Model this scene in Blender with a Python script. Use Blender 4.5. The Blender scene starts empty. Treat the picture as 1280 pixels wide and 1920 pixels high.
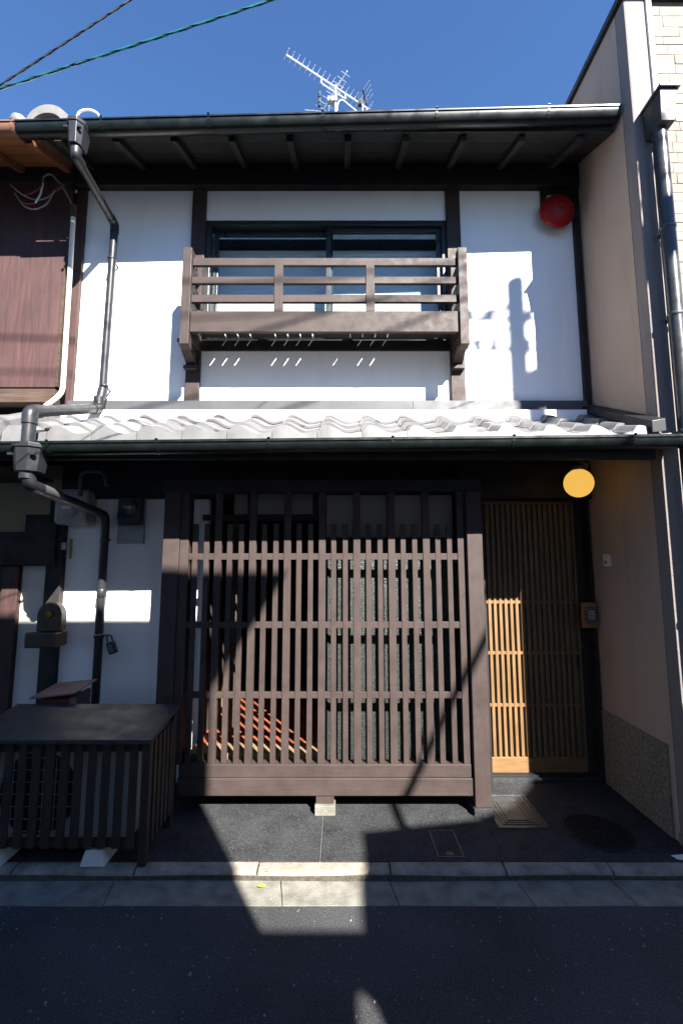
import bpy, bmesh, math, random
from mathutils import Vector, Matrix
random.seed(7)
rad = math.radians
S = bpy.context.scene
COL = S.collection

# ------------------------------------------------------------------ camera
CAM_Z, PITCH, FPX = 1.55, 6.7, 853.0
cd = bpy.data.cameras.new('camera'); cam = bpy.data.objects.new('camera', cd); COL.objects.link(cam)
cam.location = (0, 0, CAM_Z); cam.rotation_euler = (rad(90 + PITCH), 0, 0)
cd.sensor_fit = 'VERTICAL'; cd.sensor_height = 36; cd.lens = 36 * FPX / 1920
cd.clip_start = .02; cd.clip_end = 500
S.camera = cam

# ------------------------------------------------------------------ sky, sun, exposure
SUN = Vector((.57, -1.0, .89)).normalized()          # towards the sun: behind the viewer, to the right
w = bpy.data.worlds.new('World'); S.world = w; w.use_nodes = True
nt = w.node_tree; nt.nodes.clear()
sky = nt.nodes.new('ShaderNodeTexSky'); sky.sky_type = 'NISHITA'; sky.sun_disc = False
sky.sun_elevation = math.asin(SUN.z); sky.sun_rotation = math.atan2(SUN.x, SUN.y)
sky.altitude = 0; sky.air_density = 1.0; sky.dust_density = 0; sky.ozone_density = 10
bg = nt.nodes.new('ShaderNodeBackground'); bg.inputs[1].default_value = .053
wo = nt.nodes.new('ShaderNodeOutputWorld')
nt.links.new(sky.outputs[0], bg.inputs[0]); nt.links.new(bg.outputs[0], wo.inputs[0])
sd = bpy.data.lights.new('sun', 'SUN'); sd.energy = 5.0; sd.angle = rad(.5); sd.color = (1, .955, .89)
so = bpy.data.objects.new('sun', sd); COL.objects.link(so); so.location = SUN * 40
so.rotation_euler = SUN.to_track_quat('Z', 'Y').to_euler()
vs = S.view_settings
S.display_settings.display_device = 'sRGB'
vs.view_transform = 'Standard'; vs.look = 'None'; vs.gamma = 1; vs.exposure = 2.3; vs.use_curve_mapping = False

# ------------------------------------------------------------------ measuring help (photo pixel -> metres on a plane)
def at(px, py, Y):
    t = math.tan(math.atan((960 - py) / FPX) + rad(PITCH))
    Z = CAM_Z + Y * t
    d = Y * math.cos(rad(PITCH)) + (Z - CAM_Z) * math.sin(rad(PITCH))
    return ((px - 640) / FPX * d, Z)
def zat(py, Y): return at(640, py, Y)[1]

# ------------------------------------------------------------------ materials
def mat(name, color, rough=.7, var=.15, vscale=6, bump=0., bscale=60, metal=0., grain=None, gstr=.3, spec=.5, speck=None, stain=0., gsc=1., patch=0.):
    m = bpy.data.materials.new(name); m.use_nodes = True
    n, l = m.node_tree.nodes, m.node_tree.links
    b = n['Principled BSDF']; b.inputs['Roughness'].default_value = rough; b.inputs['Metallic'].default_value = metal
    b.inputs['Specular IOR Level'].default_value = spec
    g = n.new('ShaderNodeNewGeometry')
    def noise(scale, detail=4, vec=None, dist=0):
        t = n.new('ShaderNodeTexNoise'); t.inputs['Scale'].default_value = scale; t.inputs['Detail'].default_value = detail
        t.inputs['Distortion'].default_value = dist
        l.new(vec or g.outputs['Position'], t.inputs['Vector']); return t.outputs['Fac']
    def ramp(f, a, bb, lo=.3, hi=.7):
        r = n.new('ShaderNodeMapRange'); r.inputs[1].default_value = lo; r.inputs[2].default_value = hi
        r.inputs[3].default_value = a; r.inputs[4].default_value = bb; l.new(f, r.inputs[0]); return r.outputs[0]
    def mul(a, c):
        x = n.new('ShaderNodeMath'); x.operation = 'MULTIPLY'; l.new(a, x.inputs[0])
        if isinstance(c, float): x.inputs[1].default_value = c
        else: l.new(c, x.inputs[1])
        return x.outputs[0]
    f = ramp(noise(vscale), 1 - var, 1 + var)
    h = None
    if grain:
        mp = n.new('ShaderNodeMapping'); sc = {'x': (1.2, 22, 22), 'y': (22, 1.2, 22), 'z': (22, 22, 1.2)}[grain]
        mp.inputs['Scale'].default_value = sc; l.new(g.outputs['Position'], mp.inputs['Vector'])
        gr = noise(3.5*gsc, 6, mp.outputs[0], .8 if gsc == 1 else 2.2)
        f = mul(f, ramp(gr, 1 - gstr, 1 + gstr)); h = gr
    if patch: f = mul(f, ramp(noise(1.3, 6, None, .4), 1 - patch, 1 + patch))
    if stain:
        mp = n.new('ShaderNodeMapping'); mp.inputs['Scale'].default_value = (9, 9, 1.1); l.new(g.outputs['Position'], mp.inputs['Vector'])
        f = mul(f, ramp(noise(1.1, 6, mp.outputs[0], .5), 1.0, 1 - stain, .5, .75))
    vm = n.new('ShaderNodeVectorMath'); vm.operation = 'SCALE'; vm.inputs[0].default_value = color; l.new(f, vm.inputs['Scale'])
    out = vm.outputs[0]
    if speck:
        sc_, col_, th = speck
        v = n.new('ShaderNodeTexNoise'); v.inputs['Scale'].default_value = sc_; v.inputs['Detail'].default_value = 2
        l.new(g.outputs['Position'], v.inputs['Vector'])
        mx = n.new('ShaderNodeMix'); mx.data_type = 'RGBA'
        l.new(ramp(v.outputs['Fac'], 0., 1., th, th + .08), mx.inputs[0]); l.new(out, mx.inputs[6]); mx.inputs[7].default_value = (*col_, 1)
        out = mx.outputs[2]
    l.new(out, b.inputs['Base Color'])
    l.new(ramp(noise(vscale * 2.3), max(.05, rough - .1), min(1, rough + .1)), b.inputs['Roughness'])
    if bump or h is not None:
        bp = n.new('ShaderNodeBump'); bp.inputs['Distance'].default_value = .004; bp.inputs['Strength'].default_value = bump or .25
        l.new(h if (h is not None and not bump) else noise(bscale, 5), bp.inputs['Height']); l.new(bp.outputs[0], b.inputs['Normal'])
    return m

M = {}
M['plaster'] = mat('white_plaster', (.85, .85, .84), .8, .025, 1.6, .25, 25, stain=.05)
M['plaster_old'] = mat('old_plaster', (.62, .61, .55), .9, .08, 3, 1.0, 45, stain=.15)
M['plaster_tan'] = mat('beige_plaster', (.30, .25, .17), .9, .08, 3, .6, 60, stain=.1)
M['black_wood'] = mat('black_stained_wood', (.009, .0075, .007), .7, .25, 4, grain='x', gstr=.3)
M['black_wood_v'] = mat('black_stained_post', (.010, .008, .0075), .7, .25, 4, grain='z', gstr=.3)
M['brown'] = mat('brown_painted_wood_v', (.041, .029, .026), .6, .16, 9, spec=.3, grain='z', gstr=.07)
M['brown_h'] = mat('brown_painted_wood_h', (.041, .029, .026), .6, .16, 9, spec=.3, grain='x', gstr=.07)
M['brown_y'] = mat('brown_painted_wood_y', (.041, .029, .026), .6, .16, 9, spec=.3, grain='y', gstr=.07)
M['door_wood'] = mat('cedar_door_wood', (.165, .09, .034), .55, .12, 5, grain='z', gstr=.25)
M['door_wood_h'] = mat('cedar_door_wood_h', (.165, .09, .034), .55, .12, 5, grain='x', gstr=.25)
M['plate_wood'] = mat('orange_wood', (0.336, 0.152, 0.048), .5, .1, 20, grain='z', gstr=.2)
M['red_panel'] = mat('reddish_board', (0.0496, 0.0212, 0.02), .7, .14, 3, grain='z', gstr=.38, stain=.2, gsc=.38)
M['red_beam'] = mat('reddish_beam', (0.04, 0.0168, 0.0144), .7, .15, 3, grain='z', gstr=.3)
M['weathered'] = mat('weathered_beam', (0.048, 0.0288, 0.02), .85, .2, 6, grain='x', gstr=.5)
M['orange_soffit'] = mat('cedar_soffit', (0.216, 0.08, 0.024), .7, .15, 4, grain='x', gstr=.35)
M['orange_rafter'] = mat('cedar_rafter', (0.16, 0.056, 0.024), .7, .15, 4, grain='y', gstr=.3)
M['tile'] = mat('silver_tile', (.118, .118, .121), .45, .16, 7, .15, 40, stain=.12)
M['tile_old'] = mat('old_tile', (.13, .127, .123), .6, .2, 9, .3, 60, stain=.2)
M['flash'] = mat('grey_flashing', (.062, .064, .068), .5, .12, 5, spec=.3)
M['flash_dk'] = mat('dark_flashing', (.010, .011, .013), .5, .1, 5, spec=.3)
M['gutter'] = mat('dark_green_gutter', (.0045, .007, .007), .36, .1, 6, spec=.4)
M['pipe'] = mat('charcoal_pipe', (.017, .0185, .022), .38, .15, 8, spec=.35)
M['copper'] = mat('brown_gutter', (0.16, 0.08, 0.048), .45, .1, 8)
M['alu'] = mat('bronze_sash', (0.0224, 0.0272, 0.0288), .35, .1, 6, metal=.2)
M['white_pvc'] = mat('cream_conduit', (.62, .60, .52), .5, .08, 8)
M['wire_grey'] = mat('grey_wire', (0.2, 0.2, 0.192), .5, .1, 8)
M['wire_red'] = mat('red_wire', (0.28, 0.016, 0.024), .5, .1, 8)
M['wire_white'] = mat('white_wire', (.75, .75, .75), .5, .05, 8)
M['cable'] = mat('teal_cable', (.01, .09, .115), .3, .2, 20)
M['cable_blk'] = mat('dark_cable', (0.012, 0.0144, 0.0176), .4, .2, 20)
M['stucco'] = mat('tan_stucco', (.41, .305, .235), .92, .05, 2, .9, 140, stain=.1)
M['stucco_front'] = mat('pink_grey_stucco', (0.2, 0.172, 0.16), .92, .05, 2, .8, 140, stain=.1)
M['brick'] = mat('cream_siding', (0.188, 0.16, 0.136), .9, .12, 5, .8, 55)
M['joint'] = mat('siding_joint', (.12, .10, .085), .95, .1, 8, .3, 80)
M['cap'] = mat('dark_cap', (0.016, 0.016, 0.0176), .4, .1, 5)
M['grey_metal'] = mat('painted_grey_metal', (0.06, 0.064, 0.072), .35, .15, 10, metal=.3)
M['hopper_front'] = mat('worn_hopper', (.045, .043, .041), .5, .35, 12, spec=.3)
M['pipe_grey'] = mat('grey_rain_pipe', (.03, .031, .034), .34, .2, 9, spec=.5)
M['red'] = mat('red_enamel', (.21, .003, .005), .5, .08, 8, spec=.25)
M['lens_grey'] = mat('grey_plastic', (.33, .34, .33), .5, .08, 10)
M['black'] = mat('black_plastic', (0.0096, 0.0096, 0.0104), .35, .1, 10)
M['keygrey'] = mat('dark_grey_plastic', (0.072, 0.076, 0.08), .45, .1, 10)
M['brass'] = mat('old_brass', (0.224, 0.112, 0.028), .45, .25, 30, metal=.7, bump=.8, bscale=80)
M['dark_brown'] = mat('dark_brown_lacquer', (0.044, 0.0256, 0.016), .4, .15, 12)
M['ac_wood'] = mat('ac_cover_wood', (.020, .0125, .0085), .65, .2, 6, grain='z', gstr=.35)
M['ac_wood_h'] = mat('ac_cover_wood_h', (.020, .0125, .0085), .65, .2, 6, grain='x', gstr=.35)
M['ac_lid'] = mat('slate_lid', (.023, .026, .031), .55, .12, 5, .25, 90, speck=(70, (.13, .13, .12), .70))
M['ac_unit'] = mat('ac_ivory', (.44, .44, .41), .5, .05, 6)
M['concrete'] = mat('pale_concrete', (.155, .148, .124), .95, .34, 11, .9, 120, speck=(190, (.08, .075, .07), .64))
M['foot'] = mat('pale_block', (.50, .50, .47), .9, .1, 9, .5, 90)
M['kerb'] = mat('kerb_concrete', (.20, .178, .142), .95, .36, 13, .9, 110, speck=(150, (.06, .055, .05), .63))
M['pave'] = mat('dark_trowelled_paving', (.027, .0285, .0305), .75, .35, 7, .5, 170, spec=.12, speck=(210, (.075, .075, .072), .56))
M['seam'] = mat('paving_seam', (0.104, 0.104, 0.096), .95, .2, 30)
M['road'] = mat('asphalt', (.036, .0365, .039), .85, .40, 120, 1.0, 230, spec=.25, speck=(200, (.10, .10, .095), .59), patch=.45)
M['silt'] = mat('street_silt', (.050, .042, .030), .95, .4, 60, .6, 150)
M['ground'] = mat('ground_asphalt', (0.04, 0.04, 0.0416), .9, .2, 1)
M['grit'] = mat('pale_grit', (0.176, 0.168, 0.152), .9, .3, 20)
M['iron'] = mat('cast_iron', (0.0176, 0.0176, 0.0184), .6, .3, 40, metal=.4)
M['steel'] = mat('worn_steel', (0.068, 0.0704, 0.072), .45, .3, 30, metal=.5)
M['pebble'] = mat('pebble_dash', (0.216, 0.172, 0.116), .9, .45, 60)
M['red_box'] = mat('red_paint', (0.112, 0.0176, 0.016), .6, .15, 10)
M['red_lid'] = mat('faded_red_lid', (0.168, 0.096, 0.084), .75, .15, 10)
M['tan_wood'] = mat('tan_trim', (0.16, 0.104, 0.056), .7, .2, 10)
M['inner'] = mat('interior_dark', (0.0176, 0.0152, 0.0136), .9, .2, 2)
M['tatami'] = mat('red_matting', (.20, .045, .016), .8, .25, 12, grain='x', gstr=.3)
M['sill_wood'] = mat('pale_sill', (0.192, 0.132, 0.068), .6, .1, 6, grain='x', gstr=.15)
M['paper'] = mat('paper_panel', (.22, .20, .165), .9, .06, 5)
M['blind'] = mat('white_blind', (.78, .78, .76), .7, .03, 6)
M['antenna'] = mat('aluminium_tube', (.72, .73, .74), .3, .05, 10, metal=.3)
M['leaf'] = mat('green_leaf', (0.2, 0.288, 0.04), .6, .2, 40)
M['pole'] = mat('pole_concrete', (0.28, 0.272, 0.256), .9, .1, 5)
M['house'] = mat('far_plaster', (.62, .59, .55), .9, .1, 2)
M['yellow'] = mat('yellow_tag', (0.36, 0.304, 0.032), .6, .1, 20)
M['white'] = mat('white_plastic', (.72, .71, .68), .5, .04, 10)

def glassy(name, tint, refl=.5, rough=.02, thru=1.0):
    m = bpy.data.materials.new(name); m.use_nodes = True
    n, l = m.node_tree.nodes, m.node_tree.links; n.clear()
    o = n.new('ShaderNodeOutputMaterial'); mx = n.new('ShaderNodeMixShader'); fr = n.new('ShaderNodeLayerWeight'); fr.inputs[0].default_value = .5; pw = n.new('ShaderNodeMath'); pw.operation = 'POWER'; pw.inputs[1].default_value = 5
    a = n.new('ShaderNodeMath'); a.operation = 'MULTIPLY_ADD'; a.inputs[1].default_value = .9; a.inputs[2].default_value = refl
    gl = n.new('ShaderNodeBsdfGlossy'); gl.inputs['Roughness'].default_value = rough
    tr = n.new('ShaderNodeBsdfTransparent'); tr.inputs[0].default_value = (*tint, 1)
    l.new(fr.outputs['Facing'], pw.inputs[0]); l.new(pw.outputs[0], a.inputs[0]); l.new(a.outputs[0], mx.inputs[0]); l.new(tr.outputs[0], mx.inputs[1]); l.new(gl.outputs[0], mx.inputs[2])
    l.new(mx.outputs[0], o.inputs[0]); return m
M['pane'] = glassy('window_glass', (.80, .86, .88), .04)
def frosted():
    m = bpy.data.materials.new('pebbled_glass'); m.use_nodes = True
    n, l = m.node_tree.nodes, m.node_tree.links; b = n['Principled BSDF']
    b.inputs['Roughness'].default_value = .4; b.inputs['Specular IOR Level'].default_value = .4
    g = n.new('ShaderNodeNewGeometry'); v = n.new('ShaderNodeTexVoronoi'); v.inputs['Scale'].default_value = 150
    l.new(g.outputs['Position'], v.inputs['Vector'])
    r = n.new('ShaderNodeValToRGB'); r.color_ramp.elements[0].color = (.040, .046, .042, 1); r.color_ramp.elements[1].color = (.011, .0145, .013, 1)
    r.color_ramp.elements[0].position = .1; r.color_ramp.elements[1].position = .62
    l.new(v.outputs['Distance'], r.inputs[0]); l.new(r.outputs[0], b.inputs['Base Color'])
    bp = n.new('ShaderNodeBump'); bp.inputs['Strength'].default_value = .8; bp.inputs['Distance'].default_value = .003
    l.new(v.outputs['Distance'], bp.inputs['Height']); l.new(bp.outputs[0], b.inputs['Normal']); return m
M['frost'] = frosted()
def glow():
    m = bpy.data.materials.new('lit_globe'); m.use_nodes = True; b = m.node_tree.nodes['Principled BSDF']
    b.inputs['Base Color'].default_value = (.25, .18, .08, 1); b.inputs['Roughness'].default_value = .5
    b.inputs['Emission Color'].default_value = (1, .57, .10, 1); b.inputs['Emission Strength'].default_value = .18; return m
M['globe'] = glow()
M['frost_pale'] = mat('milky_glass', (0.104, 0.12, 0.1), .35, .1, 60, .4, 150)

# ------------------------------------------------------------------ building helpers
WL = {}                                             # world location of every parent (no parent is rotated)
class B:
    def __init__(s): s.bm = bmesh.new()
    def hexa(s, p):                                  # 8 corners: bottom 4 ccw, top 4 ccw
        v = [s.bm.verts.new(q) for q in p]
        for f in ((3,2,1,0),(4,5,6,7),(0,1,5,4),(1,2,6,5),(2,3,7,6),(3,0,4,7)): s.bm.faces.new([v[i] for i in f])
        return s
    def box(s, x0, x1, y0, y1, z0, z1):
        return s.hexa([(x0,y0,z0),(x1,y0,z0),(x1,y1,z0),(x0,y1,z0),(x0,y0,z1),(x1,y0,z1),(x1,y1,z1),(x0,y1,z1)])
    def prism(s, pts, ax, a, b):                     # 2D outline swept along an axis ('x': pts are (y,z), 'y': (x,z), 'z': (x,y))
        f = {'x': lambda u, v, t: (t,u,v), 'y': lambda u, v, t: (u,t,v), 'z': lambda u, v, t: (u,v,t)}[ax]
        A = [s.bm.verts.new(f(u, v, a)) for u, v in pts]; C = [s.bm.verts.new(f(u, v, b)) for u, v in pts]
        n = len(pts)
        s.bm.faces.new(A); s.bm.faces.new(C[::-1])
        for i in range(n): s.bm.faces.new((A[i], C[i], C[(i+1) % n], A[(i+1) % n]))
        return s
    def tube(s, path, r, seg=10, cap=True):
        P = [Vector(p) for p in path]; rings = []; up = None
        for i, p in enumerate(P):
            t = (P[min(i+1, len(P)-1)] - P[max(i-1, 0)]).normalized()
            if up is None: up = t.orthogonal().normalized()
            else: up = (up - t * up.dot(t)).normalized()
            sd_ = t.cross(up); rr = r(i / (len(P)-1)) if callable(r) else r
            rings.append([s.bm.verts.new(p + (up * math.cos(a) + sd_ * math.sin(a)) * rr) for a in [2*math.pi*k/seg for k in range(seg)]])
        for a, b in zip(rings, rings[1:]):
            for k in range(seg): s.bm.faces.new((a[k], a[(k+1) % seg], b[(k+1) % seg], b[k]))
        if cap: s.bm.faces.new(rings[0][::-1]); s.bm.faces.new(rings[-1])
        return s
    def lathe(s, prof, c, ax='z', seg=24):           # prof: (radius, height)
        c = Vector(c); rings = []
        for r, h in prof:
            ring = []
            for k in range(seg if r > 1e-6 else 1):
                a = 2*math.pi*k/seg; u, v = r*math.cos(a), r*math.sin(a)
                ring.append(s.bm.verts.new(c + Vector({'z': (u,v,h), 'y': (u,h,v), 'x': (h,u,v)}[ax])))
            rings.append(ring)
        for a, b in zip(rings, rings[1:]):
            if len(a) == 1 and len(b) == 1: continue
            for k in range(seg):
                j = (k+1) % seg
                if len(a) == 1: s.bm.faces.new((a[0], b[k], b[j]))
                elif len(b) == 1: s.bm.faces.new((a[k], a[j], b[0]))
                else: s.bm.faces.new((a[k], a[j], b[j], b[k]))
        for ring in (rings[0], rings[-1]):
            if len(ring) > 2: s.bm.faces.new(ring)
        return s
    def frame(s, x0, x1, y0, y1, z0, z1, t, tb=None):       # four sided frame in the XZ plane
        tb = tb or t
        s.box(x0, x0+t, y0, y1, z0, z1); s.box(x1-t, x1, y0, y1, z0, z1)
        s.box(x0+t, x1-t, y0, y1, z1-t, z1); s.box(x0+t, x1-t, y0, y1, z0, z0+tb); return s

def fillet(pts, r, n=5):
    P = [Vector(p) for p in pts]; out = [P[0]]
    for a, b, c in zip(P, P[1:], P[2:]):
        u, v = (a-b), (c-b); rr = min(r, u.length*.45, v.length*.45); u.normalize(); v.normalize()
        p, q = b + u*rr, b + v*rr
        for k in range(n+1):
            t = k/n; out.append(p*(1-t)**2 + b*2*t*(1-t) + q*t*t)
    out.append(P[-1]); return out

def put(o, parent, loc):
    COL.objects.link(o)
    if parent is not None:
        o.parent = parent; o.location = Vector(loc) - WL[parent]
    else: o.location = loc
    WL[o] = Vector(loc)
    return o
def make(name, b, m, parent=None, bevel=0., smooth=False, label=None, kind=None, base=None):
    bm = b.bm
    bmesh.ops.recalc_face_normals(bm, faces=bm.faces)
    if base is None:
        lo = [min(v.co[i] for v in bm.verts) for i in range(3)]; hi = [max(v.co[i] for v in bm.verts) for i in range(3)]
        base = Vector(((lo[0]+hi[0])/2, (lo[1]+hi[1])/2, lo[2]))
    base = Vector(base)
    bmesh.ops.translate(bm, verts=bm.verts, vec=-base)
    me = bpy.data.meshes.new(name); bm.to_mesh(me); bm.free()
    me.materials.append(M[m])
    if smooth:
        for p in me.polygons: p.use_smooth = True
        try: me.set_sharp_from_angle(angle=rad(40))
        except Exception: pass
    o = bpy.data.objects.new(name, me)
    if bevel:
        md = o.modifiers.new('edge', 'BEVEL'); md.width = bevel; md.segments = 2; md.limit_method = 'ANGLE'; md.angle_limit = rad(35)
    put(o, parent, base)
    if label: o['label'] = label
    if kind: o['kind'] = kind
    return o
def box(name, m, parent, x0, x1, y0, y1, z0, z1, bevel=.002, **k): return make(name, B().box(x0, x1, y0, y1, z0, z1), m, parent, bevel, **k)
def again(src, parent, loc):                          # a copy of a piece that shares its mesh
    o = src.copy(); COL.objects.link(o); o.parent = parent; o.location = Vector(loc) - (WL[parent] if parent else Vector()); WL[o] = Vector(loc); return o
def thing(name, label, cat, loc, group=None):
    o = bpy.data.objects.new(name, None); o.empty_display_size = .1; put(o, None, loc); tag(o, label, cat, group); return o
def tag(o, label, cat, group=None):
    o['label'] = label; o['category'] = cat
    if group: o['group'] = group
    return o

# ================================================================== GROUND
Z_P = .045                                            # paving level
g = make('ground', B().box(-80, 80, -60, 100, -.6, -.03), 'ground', kind='structure')
road = make('road', B().box(-30, 30, -1.45, 2.285, -.2, 0), 'road', kind='structure')
gut = make('gutter_strip', B().box(-30, 30, 2.285, 2.45, -.2, -.004), 'seam', kind='structure')
kb = make('kerb', B().box(-30, 30, 2.452, 2.52, -.2, .02), 'seam', kind='structure')
# kerb stones and gutter slabs, one by one over the width in view
xs = [-2.25, -1.64, -1.03, -.42, .243, .818, 1.35, 1.95, 2.55]
for a, b_ in zip(xs, xs[1:]):
    dz = random.uniform(-.002, .002)
    st = B().prism([(2.448, -.05), (2.448, .026+dz), (2.456, .038+dz), (2.470, .043+dz), (2.519, .045+dz), (2.519, -.05)], 'x', a+.004, b_-.004)
    make('kerb_stone', st, 'kerb', kb, .002, True)
xs2 = [-2.3, -1.72, -1.12, -.30, .235, .86, 1.33, 1.95, 2.5]
for a, b_ in zip(xs2, xs2[1:]):
    sl = random.uniform(-.05, .05); dz = random.uniform(-.0015, .0015)
    e = random.uniform(-.004, .004)
    st = B().hexa([(a+.002, 2.28+e, -.05), (b_-.002, 2.28-e, -.05), (b_-.002, 2.446, -.05), (a+.002, 2.446, -.05),
                   (a+.002+.03, 2.28+e, .002+dz), (b_-.002+.03, 2.28-e, .002+dz), (b_-.002, 2.446, .006+dz), (a+.002, 2.446, .006+dz)])
    make('gutter_slab', st, 'concrete', gut, .0015)
pv = make('pavement', B().box(-30, 30, 2.522, 4.0, -.2, Z_P-.006), 'seam', kind='structure')
for a, b_ in ((-3.2, -.108), (-.108, .842), (.842, 1.86)):
    box('pavement_slab', 'pave', pv, a+.0035, b_-.0035, 2.5235, 3.60, -.03, Z_P, .0015)

# silt caught along the foot of the kerb
sb = B(); pr0 = None
for k in range(331):
    x = -2.3 + k*.0145; h = .0255 + .003*math.sin(x*7.1) + random.uniform(-.0006, .0006); wd = .009 + .004*math.sin(x*3.3+1) + random.uniform(-.0006, .0006)
    row = [sb.bm.verts.new(p) for p in ((x, 2.4475-.0005, h), (x, 2.4475-.003, h-.002), (x, 2.4475-wd*.5, .0085), (x, 2.4475-wd, .0063))]
    if pr0:
        for i in range(3): sb.bm.faces.new((pr0[i], row[i], row[i+1], pr0[i+1]))
    pr0 = row
make('street_silt', sb, 'silt', kind='stuff')
# grit on the asphalt: uncountable
gb = B()
for k in range(900):
    x, y = random.uniform(-2.2, 2.4), random.uniform(1.55, 2.27) if random.random() < .8 else random.uniform(2.3, 2.44)
    r = random.choice((.0016, .002, .003, .0042)) * random.uniform(.7, 1.2)
    if random.random() < .03: r *= 1.7
    gb.hexa([(x-r, y-r*.7, -.001), (x+r*.8, y-r, -.001), (x+r, y+r*.8, -.001), (x-r*.7, y+r, -.001),
             (x-r*.5, y-r*.4, r), (x+r*.4, y-r*.5, r*1.1), (x+r*.5, y+r*.4, r*.9), (x-r*.4, y+r*.5, r)])
o = make('grit', gb, 'grit', kind='stuff')

# ================================================================== TOWNHOUSE
WY, XL, XR = 3.26, -2.06, 1.842                      # upper wall plane and party lines
H = thing('townhouse', 'two storey townhouse with white plaster, dark timber posts and brown lattice front', 'house', (-.1, 3.3, 0))
YB = WY + .10
Zt, Zb = 4.475, 2.72
def px_x(px, py, Y=WY): return at(px, py, Y)[0]
xl0, xl1 = -1.985, px_x(362, 412)                     # left white panel
xp1b = px_x(387.5, 412); xp2a = px_x(835, 412); xp2b = px_x(860.5, 412)
xr1 = px_x(1083, 600)
# plaster panels (recessed 2.5 cm behind the posts)
def panel(x0, x1, z0, z1, y=WY, m='plaster', nm='plaster_panel'): return box(nm, m, H, x0, x1, y, y+.06, z0, z1, 0)
panel(xl0, xl1, Zb, Zt)
panel(xp2b, xr1, Zb, Zt)
panel(xp1b, xp2a, zat(413, WY), Zt)
panel(xp1b, xp2a, Zb, 3.15)
# posts
for x0, x1 in ((xl1, xp1b), (xp2a, xp2b)): box('post', 'brown', H, x0, x1, WY-.03, YB, Zb, Zt, .004)
box('post', 'red_beam', H, XL, xl0, WY-.03, YB, Zb, Zt, .004)
box('post', 'black_wood_v', H, xr1, XR-.004, WY-.03, YB, Zb, Zt, .004)
box('beam', 'black_wood', H, XL+.003, XR-.004, WY-.06, YB+.02, Zt, 4.70, .004)
box('beam', 'black_wood', H, xp1b, xp2a, WY-.018, YB, 3.15, 3.235, .003)
# dark mounting plate that carries the alarm bell
bx0 = px_x(1010, 358); box('backing_board', 'black_wood_v', H, bx0, xr1-.002, WY-.022, WY-.001, zat(411, WY), Zt-.002, .002)
# body of the house behind the facade
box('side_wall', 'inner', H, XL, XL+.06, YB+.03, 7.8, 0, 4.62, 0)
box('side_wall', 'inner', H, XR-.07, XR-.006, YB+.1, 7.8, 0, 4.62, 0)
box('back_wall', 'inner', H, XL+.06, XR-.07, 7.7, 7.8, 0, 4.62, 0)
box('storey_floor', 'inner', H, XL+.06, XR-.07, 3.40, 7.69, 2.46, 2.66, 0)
# ---- window
zw0, zw1 = 3.235, zat(414, WY)
wy = WY + .03
W = make('window', B().frame(xp1b, xp2a, wy-.03, wy+.07, zw0, zw1, .035, .02), 'alu', H, .003)
xm = px_x(616.5, 460, wy)
for a, b_, yy in ((xp1b+.045, xm+.03, wy+.035), (xm-.022, xp2a-.036, wy)):
    make('sash', B().frame(a, b_, yy, yy+.028, zw0+.022, zw1-.037, .036, .05), 'alu', W, .002)
    box('pane', 'pane', W, a+.034, b_-.034, yy+.011, yy+.016, zw0+.07, zw1-.07, 0)
bl = B()
zz = zw0 + .03
while zz < zw1 - .10:
    bl.hexa([(xp1b+.02, wy+.175, zz), (xp2a-.02, wy+.175, zz), (xp2a-.02, wy+.178, zz+.028), (xp1b+.02, wy+.178, zz+.028),
             (xp1b+.02, wy+.174, zz+.002), (xp2a-.02, wy+.174, zz+.002), (xp2a-.02, wy+.177, zz+.030), (xp1b+.02, wy+.177, zz+.030)]); zz += .027
make('blind', bl, 'blind', W)
box('blind_box', 'black', W, xp1b+.02, xp2a-.02, wy+.165, wy+.20, zw1-.10, zw1-.005, .002)
# ---- balcony
YBF = 2.95
bz0 = zat(622, YBF); bz1 = zat(583, YBF)
bxl, bxr = at(357, 600, YBF)[0], at(860, 600, YBF)[0]
BAL = make('balcony', B().box(bxl, bxr, YBF, YBF+.03, bz0, bz1), 'brown_h', H, .003)        # its front fascia board
for sx in (0, 1):
    x0, x1 = (bxl-.064, bxl-.002) if sx == 0 else (bxr+.002, bxr+.064)
    zb_, zt_ = zat(650, YBF), zat(467, YBF)
    make('balcony_post', B().hexa([(x0, YBF-.02, zb_+.012), (x1, YBF-.02, zb_+.012), (x1, YBF+.05, zb_), (x0, YBF+.05, zb_),
                                  (x0, YBF-.02, zt_), (x1, YBF-.02, zt_), (x1, YBF+.05, zt_), (x0, YBF+.05, zt_)]), 'brown', BAL, .003)
    xs0 = bxl-.05 if sx == 0 else bxr+.012
    for ya, yb in ((483, 496), (517, 530), (551, 565)):
        box('side_rail', 'brown_y', BAL, xs0+.004, xs0+.030, YBF+.05, WY-.03, zat(yb, YBF), zat(ya, YBF), .002)
    box('side_board', 'brown_y', BAL, xs0+.002, xs0+.034, YBF+.05, WY-.03, bz0, bz1, .002)
    # curved bracket below, bearing on the wall post
    xb = xl1 + .01 if sx == 0 else xp2a + .01
    pr = [(WY-.03, bz0-.125), (WY-.03, bz0-.013), (YBF+.062, bz0-.013), (YBF+.062, bz0-.04), (YBF+.13, bz0-.05), (YBF+.20, bz0-.085)]
    make('bracket', B().prism(pr, 'x', xb, xb+.07), 'brown_y', BAL, .003)
    box('bracket_peg', 'brown_y', BAL, xb-.012, xb+.082, WY-.075, WY-.03, bz0-.155, bz0-.127, .003)
    # sill end post against the wall
    box('wall_stile', 'brown', BAL, xs0+.002, xs0+.036, WY-.075, WY-.031, bz1, zat(500, WY), .002)
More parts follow.
